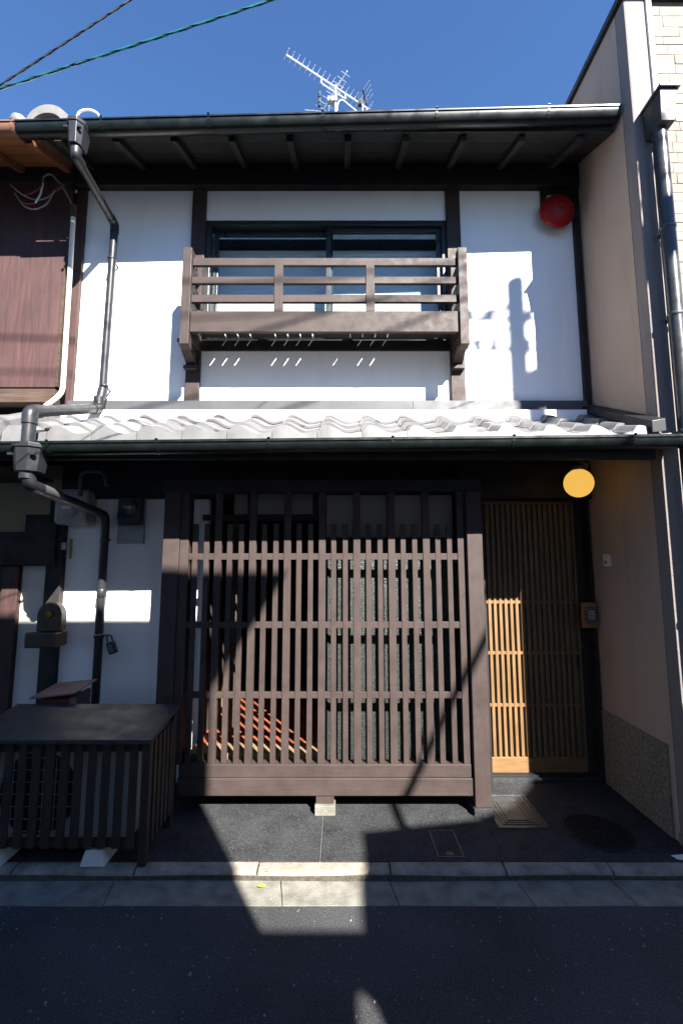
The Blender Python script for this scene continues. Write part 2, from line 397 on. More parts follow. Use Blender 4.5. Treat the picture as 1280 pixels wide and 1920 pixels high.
for ya, yb in ((482, 496), (517, 530), (551, 565)):
    box('rail', 'brown_h', BAL, bxl-.002 if ya > 490 else bxl-.001, bxr+.001, YBF+.008, YBF+.034, zat(yb, YBF), zat(ya, YBF), .003)
for a, b_ in ((514, 530), (686, 702)):
    x0, x1 = at(a, 540, YBF)[0], at(b_, 540, YBF)[0]
    box('baluster', 'brown', BAL, x0, x1, YBF, YBF+.042, bz1, zat(496, YBF), .002)
box('floor_beam', 'brown_h', BAL, bxl, bxr, YBF+.0305, YBF+.058, bz0+.03, 3.237, .003)
n = 20; wsl = (bxr - bxl) / n; src = None
gaps = {2, 3, 4, 6, 7, 8, 9, 12, 13, 14, 15}
for i in range(n):
    x0 = bxl + i*wsl; x1 = x0 + wsl - (.0085 if i+1 in gaps or i in () else .0003)
    box('floor_board', 'brown_y', BAL, x0, x1, YBF+.0605, WY-.033, 3.238, 3.243, 0)
# ---- upper eave
ef, er, eslope = 2.755, 7.3, .45
def ez(y): return 4.45 + eslope * (y - ef)
RF = make('roof', B().hexa([(XL-.02, ef, ez(ef)+.02), (XR-.005, ef, ez(ef)+.02), (XR-.005, er, ez(er)+.02), (XL-.02, er, ez(er)+.02),
                           (XL-.02, ef-.02, ez(ef)+.09), (XR-.005, ef-.02, ez(ef)+.09), (XR-.005, er, ez(er)+.12), (XL-.02, er, ez(er)+.12)]), 'tile', H, 0)
for k in range(4):                                   # soffit boards along the eave
    y0, y1 = ef + .001 + k*.142, ef + .001 + k*.142 + .138
    make('soffit_board', B().hexa([(XL, y0, ez(y0)+.004), (XR-.008, y0, ez(y0)+.004), (XR-.008, y1, ez(y1)+.004), (XL, y1, ez(y1)+.004),
                                   (XL, y0, ez(y0)+.018), (XR-.008, y0, ez(y0)+.018), (XR-.008, y1, ez(y1)+.018), (XL, y1, ez(y1)+.018)]), 'eave_wood', RF, 0) if False else None
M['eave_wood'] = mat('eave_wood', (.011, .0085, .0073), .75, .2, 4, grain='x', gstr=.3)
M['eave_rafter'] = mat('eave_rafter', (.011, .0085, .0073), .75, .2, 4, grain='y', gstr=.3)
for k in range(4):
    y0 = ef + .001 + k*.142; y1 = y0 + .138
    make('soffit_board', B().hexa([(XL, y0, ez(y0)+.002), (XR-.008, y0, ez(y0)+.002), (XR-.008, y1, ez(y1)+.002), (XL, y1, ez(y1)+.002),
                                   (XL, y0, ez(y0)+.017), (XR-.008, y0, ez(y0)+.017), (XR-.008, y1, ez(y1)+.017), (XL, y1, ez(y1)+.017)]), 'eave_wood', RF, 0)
xr_ = -1.95
while xr_ < 1.8:
    y0, y1 = ef+.02, WY-.062
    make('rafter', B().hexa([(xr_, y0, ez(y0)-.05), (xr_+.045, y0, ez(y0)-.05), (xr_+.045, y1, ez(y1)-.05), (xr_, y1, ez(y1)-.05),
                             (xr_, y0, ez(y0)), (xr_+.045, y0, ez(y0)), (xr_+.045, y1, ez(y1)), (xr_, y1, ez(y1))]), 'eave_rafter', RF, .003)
    xr_ += .394
box('fascia', 'black_wood', RF, XL, XR-.008, ef-.014, ef-.001, ez(ef)-.001, ez(ef)+.017, .002)

def gutter(name, xa, xb, yc, za, zb, r, m, parent, brk):
    """half-round gutter with rolled rim; falls from zb at xb to za at xa"""
    prof = []
    for k in range(13):
        a = math.pi + math.pi * k/12; prof.append((yc + r*math.cos(a), r*1.25*math.sin(a)))
    prof = [(yc - r - .006, -.004), (yc - r - .006, .006), (yc - r, .008)] + prof[1:] + [(yc + r, .002)]
    inner = [(y + (.004 if y < yc else -.004), z + .004) for y, z in prof[::-1]]
    b = B(); A = []; C = []
    pts = prof + inner
    for (y, z) in pts: A.append(b.bm.verts.new((xa, y, za+z))); C.append(b.bm.verts.new((xb, y, zb+z)))
    for i in range(len(pts)):
        j = (i+1) % len(pts); b.bm.faces.new((A[i], C[i], C[j], A[j]))
    for ring in (A, C):                              # stop ends
        k = len(prof)
        b.bm.faces.new(ring[1:k])
    G = make(name, b, m, parent, 0, True)
    for bx in brk:
        zt = za + (zb-za)*(bx-xa)/(xb-xa)
        pp = [(bx, yc + (r+.003)*math.cos(a), zt + (r*1.25+.003)*math.sin(a)) for a in [math.pi + math.pi*k/10 for k in range(11)]]
        pp = [(bx, yc-r-.012, zt+.012)] + pp + [(bx, yc+r+.03, zt+.03)]
        bb = B(); hw = .008
        for (p, q) in zip(pp, pp[1:]):
            bb.hexa([(bx-hw, p[1], p[2]), (bx+hw, p[1], p[2]), (bx+hw, q[1], q[2]), (bx-hw, q[1], q[2]),
                     (bx-hw, p[1]*1.0, p[2]+.0035), (bx+hw, p[1], p[2]+.0035), (bx+hw, q[1], q[2]+.0035), (bx-hw, q[1], q[2]+.0035)])
        make('gutter_bracket', bb, m, G, 0)
    return G
gxa = at(38, 250, 2.70)[0]
gutter('gutter', gxa, 1.83, 2.70, 4.425, 4.54, .054, 'gutter', H, [px_x(p, 230, 2.66) for p in (192, 392, 605, 818, 1028)])
# ---- lower tile roof
TY0, TZ0, TS = 2.55, 2.274, .475
def tz(y): return TZ0 + TS*(y - TY0)
LR = make('tile_roof', B().hexa([(XL, TY0, tz(TY0)-.06), (1.80, TY0, tz(TY0)-.06), (1.80, WY-.03, tz(WY-.03)-.06), (XL, WY-.03, tz(WY-.03)-.06),
                                (XL, TY0, tz(TY0)), (1.80, TY0, tz(TY0)), (1.80, WY-.03, tz(WY-.03)), (XL, WY-.03, tz(WY-.03))]), 'black_wood', H, 0)
TW, TL = .257, .178
def prof(u):
    if u < .12: t = u/.12; return .004 + .038*(3*t*t-2*t*t*t)
    if u < .18: return .042
    t = (u-.18)/.82
    if t < .62: return .042 - .050*(.5-.5*math.cos(math.pi*t/.62))
    return -.008 + .012*(.5-.5*math.cos(math.pi*(t-.62)/.38))
def tile_mesh(eave, w=TW):
    b = B(); N = 22; L = TL + .03
    us = [k/N*.988 for k in range(N+1)]
    f0 = [b.bm.verts.new((u*w+.0015, 0, .030 + (.012 if eave else 0) + prof(u))) for u in us]
    f1 = [b.bm.verts.new((u*w+.0015, L, TS*L + .008 + prof(u))) for u in us]
    dth = .0165
    g0 = [b.bm.verts.new((u*w+.0015, .002, .030 + prof(u) - dth)) for u in us]
    g1 = [b.bm.verts.new((u*w+.0015, L, TS*L - .010 + prof(u))) for u in us]
    for k in range(N):
        b.bm.faces.new((f0[k], f0[k+1], f1[k+1], f1[k])); b.bm.faces.new((g0[k], g1[k], g1[k+1], g0[k+1]))
        b.bm.faces.new((f1[k], f1[k+1], g1[k+1], g1[k]))
        if not eave: b.bm.faces.new((f0[k], g0[k], g0[k+1], f0[k+1]))
    for r in (0, N): b.bm.faces.new((f0[r], f1[r], g1[r], g0[r]))
    if eave:
        zb = -.030
        lo = [b.bm.verts.new((us[k]*w+.0015, -.008, zb)) for k in range(N+1)]
        l2 = [b.bm.verts.new((us[k]*w+.0015, .010, zb)) for k in range(N+1)]
        for k in range(N):
            b.bm.faces.new((f0[k], lo[k], lo[k+1], f0[k+1])); b.bm.faces.new((lo[k], l2[k], l2[k+1], lo[k+1])); b.bm.faces.new((l2[k], g0[k], g0[k+1], l2[k+1]))
        for r in (0, N): b.bm.faces.new((f0[r], g0[r], l2[r], lo[r]))
    return b
def tile_roof(parent, ks, m, x0=.119):
    src = {}
    for row in range(4):
        y = TY0 - .02 + row*TL
        for k in ks:
            key = 'e' if row == 0 else 't'
            loc = (x0 + TW*k, y, tz(y) + random.uniform(-.0025, .0025))
            if key not in src:
                o = make('roof_tile', tile_mesh(row == 0), m, parent, 0, True, base=(0, 0, 0)); o.location = Vector(loc) - WL[parent]; WL[o] = Vector(loc); src[key] = o
            else: o = again(src[key], parent, loc)
            o.rotation_euler = (random.uniform(-.008, .008), random.uniform(-.006, .006), random.uniform(-.006, .006))
tile_roof(LR, range(-8, 7), 'tile')
box('eave_board', 'black_wood', LR, XL, 1.80, TY0+.002, TY0+.03, TZ0-.12, TZ0-.061, .002)
# flashing at the wall and along the neighbour's wall
fz0, fz1 = zat(768, WY-.05), zat(751, WY-.05)
for a, b_ in ((-2.0, -.96), (-.958, .52), (.522, 1.79)):
    make('flashing', B().prism([(WY-.031, fz1+.005), (WY-.05, fz1), (WY-.055, fz0), (WY-.10, fz0-.015), (WY-.10, fz0-.022), (WY-.031, fz0-.02)], 'x', a, b_), 'flash', LR, .001)
make('mortar_bed', B().prism([(WY-.104, tz(WY-.104)-.01), (WY-.032, tz(WY-.04)-.01), (WY-.032, fz0-.024), (WY-.118, fz0-.024), (WY-.122, tz(WY-.122)-.01)], 'x', XL+.06, 1.75), 'plaster', LR, 0)
ya, yb = 2.50, WY-.04
make('side_flashing', B().hexa([(1.755, ya, tz(ya)+.045), (XR-.006, ya, tz(ya)+.055), (XR-.006, yb, tz(yb)+.085), (1.755, yb, tz(yb)+.075),
                               (1.755, ya, tz(ya)+.115), (XR-.006, ya, tz(ya)+.13), (XR-.006, yb, tz(yb)+.13), (1.755, yb, tz(yb)+.12)]), 'flash_dk', LR, .004)
gutter('gutter', -2.055, 1.89, 2.475, 2.212, 2.257, .048, 'gutter', H, [at(p, 835, 2.45)[0] for p in (94, 297, 505, 735, 960, 1185)])
# rafters under the lower eave
xr_ = -1.9
while xr_ < 1.8:
    make('rafter', B().hexa([(xr_, 2.585, tz(2.585)-.115), (xr_+.045, 2.585, tz(2.585)-.115), (xr_+.045, 3.2, tz(3.2)-.115), (xr_, 3.2, tz(3.2)-.115),
                             (xr_, 2.585, tz(2.585)-.062), (xr_+.045, 2.585, tz(2.585)-.062), (xr_+.045, 3.2, tz(3.2)-.062), (xr_, 3.2, tz(3.2)-.062)]), 'black_wood', LR, .003)
    xr_ += .394
# ---- ground floor frame (set back a little from the upper wall)
UWY = WY; WY = 3.36; YB = WY + .10
box('beam', 'black_wood', H, XL+.002, XR-.004, WY-.055, YB, 2.04, 2.30, .004)
box('beam', 'black_wood', H, XL+.002, XR-.004, WY-.04, YB, 2.302, 2.70, .004)
xg0, xg1 = at(118, 1140, WY)[0], at(300, 1140, WY)[0]
panel(xg0, -1.045, .05, 2.04, WY)
box('post', 'black_wood_v', H, at(80, 1140, WY-.05)[0], xg0-.001, WY-.05, YB, .04, 2.039, .004)
panel(-1.043, -.985, .05, 2.04, WY+.003)              # sliver of plaster seen past the lattice post
LY = 2.98
zrail = lambda y: zat(y, LY)
# ---- lattice bay
SILL = make('lattice', B().box(at(333, 1480, LY)[0], at(887, 1480, LY)[0], LY-.012, LY+.09, zrail(1491), zrail(1458)), 'brown_h', H, .004)
box('bottom_rail', 'brown_h', SILL, at(335, 1445, LY)[0], at(885, 1445, LY)[0], LY-.004, LY+.075, zrail(1457.5), zrail(1433), .004)
zl0, zl1 = zrail(1433), 2.035
cs = [408, 473.5, 538.5, 604, 669, 734, 799, 864.5]
xp = [at(c, 1040, LY)[0] for c in cs]
pit = (xp[-1]-xp[0]) / 7
par = None; chi = None
zc1 = zat(982, LY)
for i in range(-1, 8):
    x = xp[0] + pit*i
    if i >= 0:
        if par is None: par = make('parent_slat', B().box(x-.0225, x+.0225, LY, LY+.036, zl0, zl1), 'brown', SILL, .002)
        else: again(par, SILL, (x, LY+.018, zl0))
    if i < 7:
        for j in (1, 2):
            xc = x + pit*j/3
            if chi is None: chi = make('child_slat', B().box(xc-.0165, xc+.0165, LY+.003, LY+.030, zl0, zc1), 'brown', SILL, .002)
            else: again(chi, SILL, (xc, LY+.0165, zl0))
for y0, y1 in ((1037.5, 1049.5), (1166, 1178), (1298, 1310)):
    box('cross_rail', 'brown_h', SILL, at(350, 1040, LY)[0], at(870, 1040, LY)[0], LY+.006, LY+.027, zrail(y1), zrail(y0), .002)
box('head_rail', 'black_wood', SILL, at(302, 1040, LY)[0], at(905, 1040, LY)[0], LY-.01, LY+.09, 2.036, 2.12, .003)
box('stile', 'brown', SILL, xp[-1]+.028, at(886, 1140, LY)[0], LY+.0, LY+.06, zl0, 2.035, .003)
# bay posts
def bay_post(x0, x1, y0, y1, z0): return box('bay_post', 'brown', SILL, x0, x1, y0, y1, z0, 2.035, .004)
bay_post(at(302, 1140, LY)[0], at(333, 1140, LY)[0], LY-.02, LY+.10, zrail(1491))
bay_post(at(333.5, 1140, LY)[0], at(350, 1140, LY)[0], LY-.012, LY+.08, zl0)
xq0, xq1 = at(876, 1040, LY-.03)[0], at(905, 1040, LY-.03)[0]
bay_post(xq0, xq1, LY-.03, LY+.09, .09)
xs0, xs1 = at(592, 1500, LY)[0], at(626, 1500, LY)[0]
box('stub_leg', 'brown', SILL, xs0, xs1, LY-.005, LY+.09, .10, zrail(1491), .003)
box('stone_base', 'concrete', SILL, xs0-.006, xs1+.008, LY-.03, LY+.10, .04, .10, .006)
box('stone_base', 'pave', SILL, xq0-.012, xq1+.012, LY-.045, LY+.10, .04, .09, .005)
box('bay_soffit', 'black_wood', SILL, at(302, 1040, LY)[0], xq1, LY+.09, WY-.056, 2.06, 2.11, 0)
# bay sides below and at the left end
box('bay_end_board', 'brown_y', SILL, at(334, 1480, LY)[0], at(334, 1480, LY)[0]+.03, LY+.092, WY-.002, zrail(1491), zrail(1433), .002)
# ---- what is behind the lattice
GY = 3.112
xgl = at(606, 1200, GY)[0]; xgr = at(872, 1200, GY)[0]
GW = make('glazed_screen', B().frame(xgl-.01, xgr+.05, GY, GY+.03, zat(1430, GY)-.05, 1.74, .045), 'black_wood_v', H, .002)
box('pane', 'frost', GW, xgl+.03, xgr+.01, GY+.012, GY+.018, zat(1430, GY)-.01, 1.70, 0)
for a, b_ in ((612, 662), (675, 725), (737, 790), (803, 848)):
    box('transom_panel', 'paper', GW, at(a, 970, GY)[0], at(b_, 970, GY)[0], GY+.004, GY+.012, 1.742, 2.035, 0)
for a, b_ in ((662, 675), (725, 737), (790, 803)):
    box('transom_bar', 'black_wood_v', GW, at(a, 970, GY)[0]+.001, at(b_, 970, GY)[0]-.001, GY-.005, GY+.03, 1.741, 2.036, .001)
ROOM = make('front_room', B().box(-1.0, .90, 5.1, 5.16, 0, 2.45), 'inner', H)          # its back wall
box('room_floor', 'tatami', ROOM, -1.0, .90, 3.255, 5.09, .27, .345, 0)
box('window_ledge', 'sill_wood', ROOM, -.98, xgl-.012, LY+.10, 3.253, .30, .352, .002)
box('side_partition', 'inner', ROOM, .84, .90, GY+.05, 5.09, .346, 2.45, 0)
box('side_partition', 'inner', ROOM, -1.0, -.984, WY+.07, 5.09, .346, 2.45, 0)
box('corner_post', 'weathered', ROOM, at(434, 1100, 3.4)[0], at(444, 1100, 3.4)[0], 3.4, 3.46, .353, 2.035, .002)
for a, b_ in ((440, 465), (480, 533), (545, 586)):
    box('transom_panel', 'paper', ROOM, at(a, 945, 3.2)[0], at(b_, 945, 3.2)[0], 3.2, 3.215, zat(964, 3.2), zat(926, 3.2), 0)
for a, b_ in ((465, 480), (533, 545), (586, 604)):
    box('transom_bar', 'black_wood_v', ROOM, at(a, 945, 3.2)[0]+.001, at(b_, 945, 3.2)[0]-.001, 3.196, 3.22, zat(964, 3.2), 2.036, .001)
box('transom_rail', 'black_wood', ROOM, -.98, xgl-.012, 3.195, 3.225, zat(976, 3.2), zat(965, 3.2), .001)
box('low_table', 'door_wood', ROOM, at(372, 1290, 3.9)[0]-.10, at(372, 1290, 3.9)[0]+.25, 3.9, 4.3, .345, .64, .01)
# ---- entrance
DY = 3.465
dx0, dx1 = at(905, 1200, DY)[0]-.05, at(1106, 1300, DY)[0]
dz0, dz1 = zat(1450, DY), zat(938, DY)
dzb = zat(1420, DY)
D = make('sliding_door', B().box(dx0, dx1, DY, DY+.035, dz0, dzb), 'door_wood_h', H, .003)         # bottom board
sx1 = at(1084, 1200, DY)[0]
box('stile', 'door_wood', D, sx1, dx1, DY-.001, DY+.036, dzb+.001, dz1, .003)
box('head', 'door_wood_h', D, dx0, sx1-.001, DY, DY+.035, dz1-.03, dz1, .003)
s0 = None; x = at(910, 1200, DY)[0]; pitch = 10.35/FPX*3.34
while x < sx1 - .012:
    if s0 is None: s0 = make('slat', B().box(x-.0105, x+.0105, DY+.002, DY+.022, dzb+.001, dz1-.031), 'door_wood', D, .0015)
    else: again(s0, D, (x, DY+.012, dzb+.001))
    x += pitch
for yc in (1129, 1224.5, 1322.5):
    z = zat(yc, DY); box('cross_rail', 'door_wood_h', D, dx0, sx1-.001, DY+.0055, DY+.026, z-.011, z+.011, .001)
box('pane', 'frost_pale', D, dx0, sx1, DY+.028, DY+.033, dzb+.002, dz1-.032, 0)
box('finger_pull', 'black', D, at(1077, 1240, DY)[0]-.0+.014, at(1077, 1240, DY)[0]+.03, DY-.004, DY+.001, zat(1250, DY), zat(1232, DY), .002)
box('lock', 'steel', D, dx1-.045, dx1-.030, DY-.006, DY+.001, zat(1214, DY), zat(1204, DY), .002)
box('door_post', 'black_wood_v', H, dx1+.002, XR-.004, 3.36, 3.50, .04, 2.039, .004)
box('door_post', 'black_wood_v', H, xq1+.012, dx0+.035, 3.30, 3.41, .04, 2.039, .004)
box('threshold', 'pave', H, xq1-.02, dx1, 3.37, 3.50, .03, .072, .004)
box('threshold_rail', 'flash_dk', H, xq1-.02, dx1, 3.395, 3.45, .0721, .080, .002)
box('door_head', 'black_wood', H, xq1+.012, XR-.004, 3.36, 3.5, 2.0401, 2.3, .002)
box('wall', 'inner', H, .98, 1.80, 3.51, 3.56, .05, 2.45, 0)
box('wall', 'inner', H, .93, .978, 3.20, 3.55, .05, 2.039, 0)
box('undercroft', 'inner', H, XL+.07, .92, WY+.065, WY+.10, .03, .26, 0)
# ---- rainwater pipes of the townhouse
def pipe(name, pts, r, m, parent, bend=.07, seg=12): return make(name, B().tube(fillet(pts, bend), r, seg), m, parent, 0, True)
def rain_head(parent, x, y, z0, z1, w0, w1, d, m='pipe', outlet=.035, fl=None):
    b = B(); w = w1/2; q = w0/2; e = d*.3
    def ring(ww, dd, z): return [(x-ww, y+dd*.5), (x-ww, y-dd*.2), (x-ww*.45, y-dd*.5), (x+ww*.45, y-dd*.5), (x+ww, y-dd*.2), (x+ww, y+dd*.5)], z
    rings = [ring(q, d*.8, z0), ring(w*.94, d, z1-.03), ring(w*1.06, d*1.1, z1-.028), ring(w*1.06, d*1.1, z1-.004), ring(w*1.0, d*1.02, z1), ring(w*.9, d*.9, z1-.01)]
    V = [[b.bm.verts.new((px, py, z)) for px, py in pts] for pts, z in rings]
    for a, c in zip(V, V[1:]):
        for k in range(6): b.bm.faces.new((a[k], a[(k+1) % 6], c[(k+1) % 6], c[k]))
    b.bm.faces.new(V[0]); b.bm.faces.new(V[-1])
    h = make('rain_head', b, m, parent, .003)
    for s_ in (-1, 1): box('clip', m, h, x+s_*w*.74-.012, x+s_*w*.74+.012, y-d*.5-.004, y-d*.38, z0+(z1-z0)*.52, z0+(z1-z0)*.60, .001)
    make('outlet', B().lathe([(outlet+.006, -.04), (outlet+.006, .001)], (x, y, z0)), m, h, .002, True)
    return h
hx = at(141, 250, 2.63)[0]
rain_head(H, hx, 2.655, zat(268, 2.62), zat(224, 2.62), .085, .115, .12, outlet=.028)
pa = (hx-.0, 2.655, zat(272, 2.64)-.02)
p1 = (at(146, 296, 2.68)[0], 2.66, zat(298, 2.68))
xv, yv = -1.712, 3.165
p2 = (xv, yv, zat(421, yv))
p3 = (xv-.012, yv, 2.80)
PP = pipe('downpipe', [pa, p1, p2, p3], .027, 'pipe', H, .06)
make('elbow', B().tube(fillet([pa, (pa[0], pa[1], pa[2]-.03), p1, tuple(Vector(p1)+(Vector(p2)-Vector(p1)).normalized()*.06)], .045, 6), .033, 14), 'pipe', PP, 0, True)
make('elbow', B().tube(fillet([tuple(Vector(p2)+(Vector(p1)-Vector(p2)).normalized()*.06), p2, (p2[0], p2[1], p2[2]-.07)], .04, 6), .0315, 14), 'pipe', PP, 0, True)
for zz_ in (zat(486, yv), zat(724, yv)):
    cl = B().lathe([(.0295, -.009), (.032, -.006), (.032, .006), (.0295, .009)], (xv-.005, yv, zz_), seg=16)
    cl.box(xv-.010, xv, yv+.027, WY, zz_-.006, zz_+.006); make('pipe_clip', cl, 'pipe', PP, 0, True)
# across the tiles to the lower head
q0 = (p3[0], p3[1], 2.815); q1 = (p3[0], p3[1], zat(764, 3.12)+.0); 
yh = 2.44; hx2 = at(51, 850, yh)[0]
q2 = (hx2, yh, zat(772, yh)); q3 = (hx2, yh, zat(832, yh))
q1 = (p3[0]-.01, p3[1]-.02, zat(765, 3.14))
P2 = pipe('downpipe', [q0, q1, q2, q3], .034, 'pipe', H, .05)
make('elbow', B().tube(fillet([tuple(Vector(q2)+(Vector(q1)-Vector(q2)).normalized()*.08), q2, (q2[0], q2[1], q2[2]-.07)], .05, 6), .0395, 16), 'pipe', P2, 0, True)
make('elbow', B().tube(fillet([(q1[0], q1[1], q1[2]+.08), q1, tuple(Vector(q1)+(Vector(q2)-Vector(q1)).normalized()*.08)], .05, 6), .038, 16), 'pipe', P2, 0, True)
rain_head(H, hx2, yh+.02, zat(884, yh), zat(831, yh), .125, .165, .13, outlet=.036)
r0 = (hx2+.01, yh+.02, zat(886, yh)-.03)
r1 = (hx2+.015, yh+.03, zat(908, yh))
yl = 3.285; xv2 = -1.708
r2 = (xv2, yl, zat(966, yl)); r3 = (xv2+.005, yl, .045)
P3 = pipe('downpipe', [r0, r1, r2, r3], .029, 'pipe', H, .06)
make('elbow', B().tube(fillet([(r0[0], r0[1], r0[2]+.0), r1, tuple(Vector(r1)+(Vector(r2)-Vector(r1)).normalized()*.08)], .05, 6), .035, 14), 'pipe', P3, 0, True)
make('lagging', B().tube([tuple(Vector(r1).lerp(Vector(r2), t)) for t in (.10, .14, .30, .32)], .034, 12), 'flash', P3, 0, True, label='silver tape wrapped around the sloping pipe')
for zz_ in (zat(1012, yl), zat(1194, yl)):
    cl = B().lathe([(.031, -.009), (.034, -.006), (.034, .006), (.031, .009)], (xv2+.002, yl, zz_), seg=16)
    cl.box(xv2-.004, xv2+.006, yl+.029, WY, zz_-.006, zz_+.006); make('pipe_clip', cl, 'pipe', P3, 0, True)
make('pipe_socket', B().lathe([(.031, -.0), (.034, .004), (.034, .055), (.031, .06)], (xv2+.003, yl, zat(1120, yl)), seg=16), 'pipe', P3, 0, True)
# small conduit loop beneath the beam
make('conduit', B().tube(fillet([(at(150, 925, 3.18)[0], 3.185, zat(930, 3.18)), (at(152, 884, 3.18)[0], 3.185, zat(884, 3.18)), (at(196, 884, 3.18)[0], 3.185, zat(884, 3.18)), (at(200, 912, 3.18)[0], 3.185, zat(912, 3.18))], .05), .014, 10), 'keygrey', H, 0, True)
# tags on the wall
box('tag', 'yellow', H, at(131, 1030, WY)[0], at(136, 1030, WY)[0], WY-.003, WY-.0005, zat(1048, WY), zat(1010, WY), 0, label='narrow yellow sticker on the white wall')
box('tag', 'lens_grey', H, at(98, 1024, 3.2)[0], at(107, 1024, 3.2)[0], WY-.054, WY-.0505, zat(1031, WY), zat(1018, WY), 0, label='small grey plate on the dark post')

# ================================================================== LEFT NEIGHBOUR
NY = 3.22
N = thing('wooden_house', 'old neighbouring house with reddish wood boards and orange eave boards', 'house', (-3.2, 3.3, 0))
nx1 = -2.10
zb0, zb1 = zat(726, NY), 4.60
xs_ = [-4.6, -3.9, -3.3, -2.72, nx1]
for a, b_ in zip(xs_, xs_[1:]): box('wood_panel', 'red_panel', N, a+.002, b_-.002, NY, NY+.03, zb0, zb1, .002)
box('edge_batten', 'weathered', N, nx1, nx1+.018, NY-.014, NY+.03, zb0, zb1, .002)
box('cover_board', 'red_panel', N, -4.6, nx1-.002, NY-.008, NY-.0005, zat(509, NY), zat(494, NY), 0) if False else None
for k, (a, b_) in enumerate(((728, 742), (743, 757))):
    box('sill_beam', 'weathered', N, -4.6, -2.075, NY-.05-.03*k, NY+.03, zat(b_, NY-.05), zat(a, NY-.05)-.002, .005)
box('beam', 'black_wood', N, -4.6, -2.075, NY-.02, NY+.06, zb1-.1, zb1+.06, .003)
box('wall', 'inner', N, -4.6, -2.07, WY+.06, 7.6, 0, 4.6, 0)
neZ = lambda y: 4.40 + .45*(y - 2.745)
NR = make('roof', B().hexa([(-4.8, 2.745, neZ(2.745)+.04), (XL-.025, 2.745, neZ(2.745)+.04), (XL-.025, 7.3, neZ(7.3)+.04), (-4.8, 7.3, neZ(7.3)+.04),
                           (-4.8, 2.73, neZ(2.745)+.10), (XL-.025, 2.73, neZ(2.745)+.10), (XL-.025, 7.3, neZ(7.3)+.14), (-4.8, 7.3, neZ(7.3)+.14)]), 'tile_old', N)
for k in range(4):
    y0 = 2.75 + k*.125; y1 = y0 + .122
    make('soffit_board', B().hexa([(-4.8, y0, neZ(y0)+.022), (XL-.028, y0, neZ(y0)+.022), (XL-.028, y1, neZ(y1)+.022), (-4.8, y1, neZ(y1)+.022),
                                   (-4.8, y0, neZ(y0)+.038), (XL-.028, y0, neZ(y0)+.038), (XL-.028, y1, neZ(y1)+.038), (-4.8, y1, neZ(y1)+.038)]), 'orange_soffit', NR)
for xx in (-4.1, -3.7, -3.3, -2.9, -2.5, -2.14):
    make('rafter', B().hexa([(xx, 2.76, neZ(2.76)-.03), (xx+.045, 2.76, neZ(2.76)-.03), (xx+.045, 3.21, neZ(3.21)-.03), (xx, 3.21, neZ(3.21)-.03),
                             (xx, 2.76, neZ(2.76)+.02), (xx+.045, 2.76, neZ(2.76)+.02), (xx+.045, 3.21, neZ(3.21)+.02), (xx, 3.21, neZ(3.21)+.02)]), 'orange_rafter', NR, .003)
gutter('gutter', -4.6, gxa-.004, 2.70, 4.40, 4.432, .048, 'copper', N, [at(26, 250, 2.68)[0]])
# verge tiles at the end of the roof
vx, vy = at(93, 215, 2.86)[0], 2.84
vz = zat(232, 2.84)
arc = [(vx + .150*math.cos(a), vz + .150*math.sin(a)*1.02) for a in [math.pi*(1-k/16) for k in range(17)]]
arc2 = [(vx + .112*math.cos(a), vz - .012 + .100*math.sin(a)) for a in [math.pi*k/16 for k in range(17)]]
b = B(); segs = list(zip(arc, arc2[::-1]))
for (o1, i1), (o2, i2) in zip(segs, segs[1:]):
    y0, y1 = vy, vy + .75; s_ = .45*.75
    b.hexa([(o1[0], y0, o1[1]), (i1[0], y0, i1[1]), (i1[0], y1, i1[1]+s_), (o1[0], y1, o1[1]+s_), (o2[0], y0, o2[1]), (i2[0], y0, i2[1]), (i2[0], y1, i2[1]+s_), (o2[0], y1, o2[1]+s_)])
make('ridge_tile', b, 'tile_old', N, 0, True, label='wide arched grey verge tile')
bxx = at(31, 222, 2.80)[0]; bz_ = zat(222, 2.80)
b = B().lathe([(0, -.052), (.03, -.045), (.05, -.02), (.055, .0), (.05, .022), (.046, .03), (.046, .5)], (bxx, 2.83, bz_), 'y', 20)
for v in b.bm.verts:
    if v.co.y > 3.0: v.co.z += .2
make('round_tile', b, 'tile_old', N, 0, True, label='grey round ended roll tile')
NLR = make('tile_roof', B().hexa([(-4.6, TY0, tz(TY0)-.08), (XL-.005, TY0, tz(TY0)-.08), (XL-.005, WY-.03, tz(WY-.03)-.08), (-4.6, WY-.03, tz(WY-.03)-.08),
                                (-4.6, TY0, tz(TY0)-.02), (XL-.005, TY0, tz(TY0)-.02), (XL-.005, WY-.03, tz(WY-.03)-.02), (-4.6, WY-.03, tz(WY-.03)-.02)]), 'black_wood', N)
tile_roof(NLR, range(-13, -8), 'tile_old', .112)
b = B()
make('verge_tile', B().hexa([(-2.12, 2.49, tz(2.49)-.02), (-2.0, 2.49, tz(2.49)-.02), (-2.0, 3.2, tz(3.2)-.02), (-2.12, 3.2, tz(3.2)-.02),
                            (-2.11, 2.49, tz(2.49)+.115), (-2.01, 2.49, tz(2.49)+.115), (-2.01, 3.2, tz(3.2)+.115), (-2.11, 3.2, tz(3.2)+.115)]), 'tile', NLR, .02)
gutter('gutter', -4.6, -2.06, 2.475, 2.19, 2.208, .048, 'gutter', N, [-2.5])
box('soffit', 'black_wood', N, -4.6, XL-.01, 2.6, NY, 2.14, 2.16, 0)
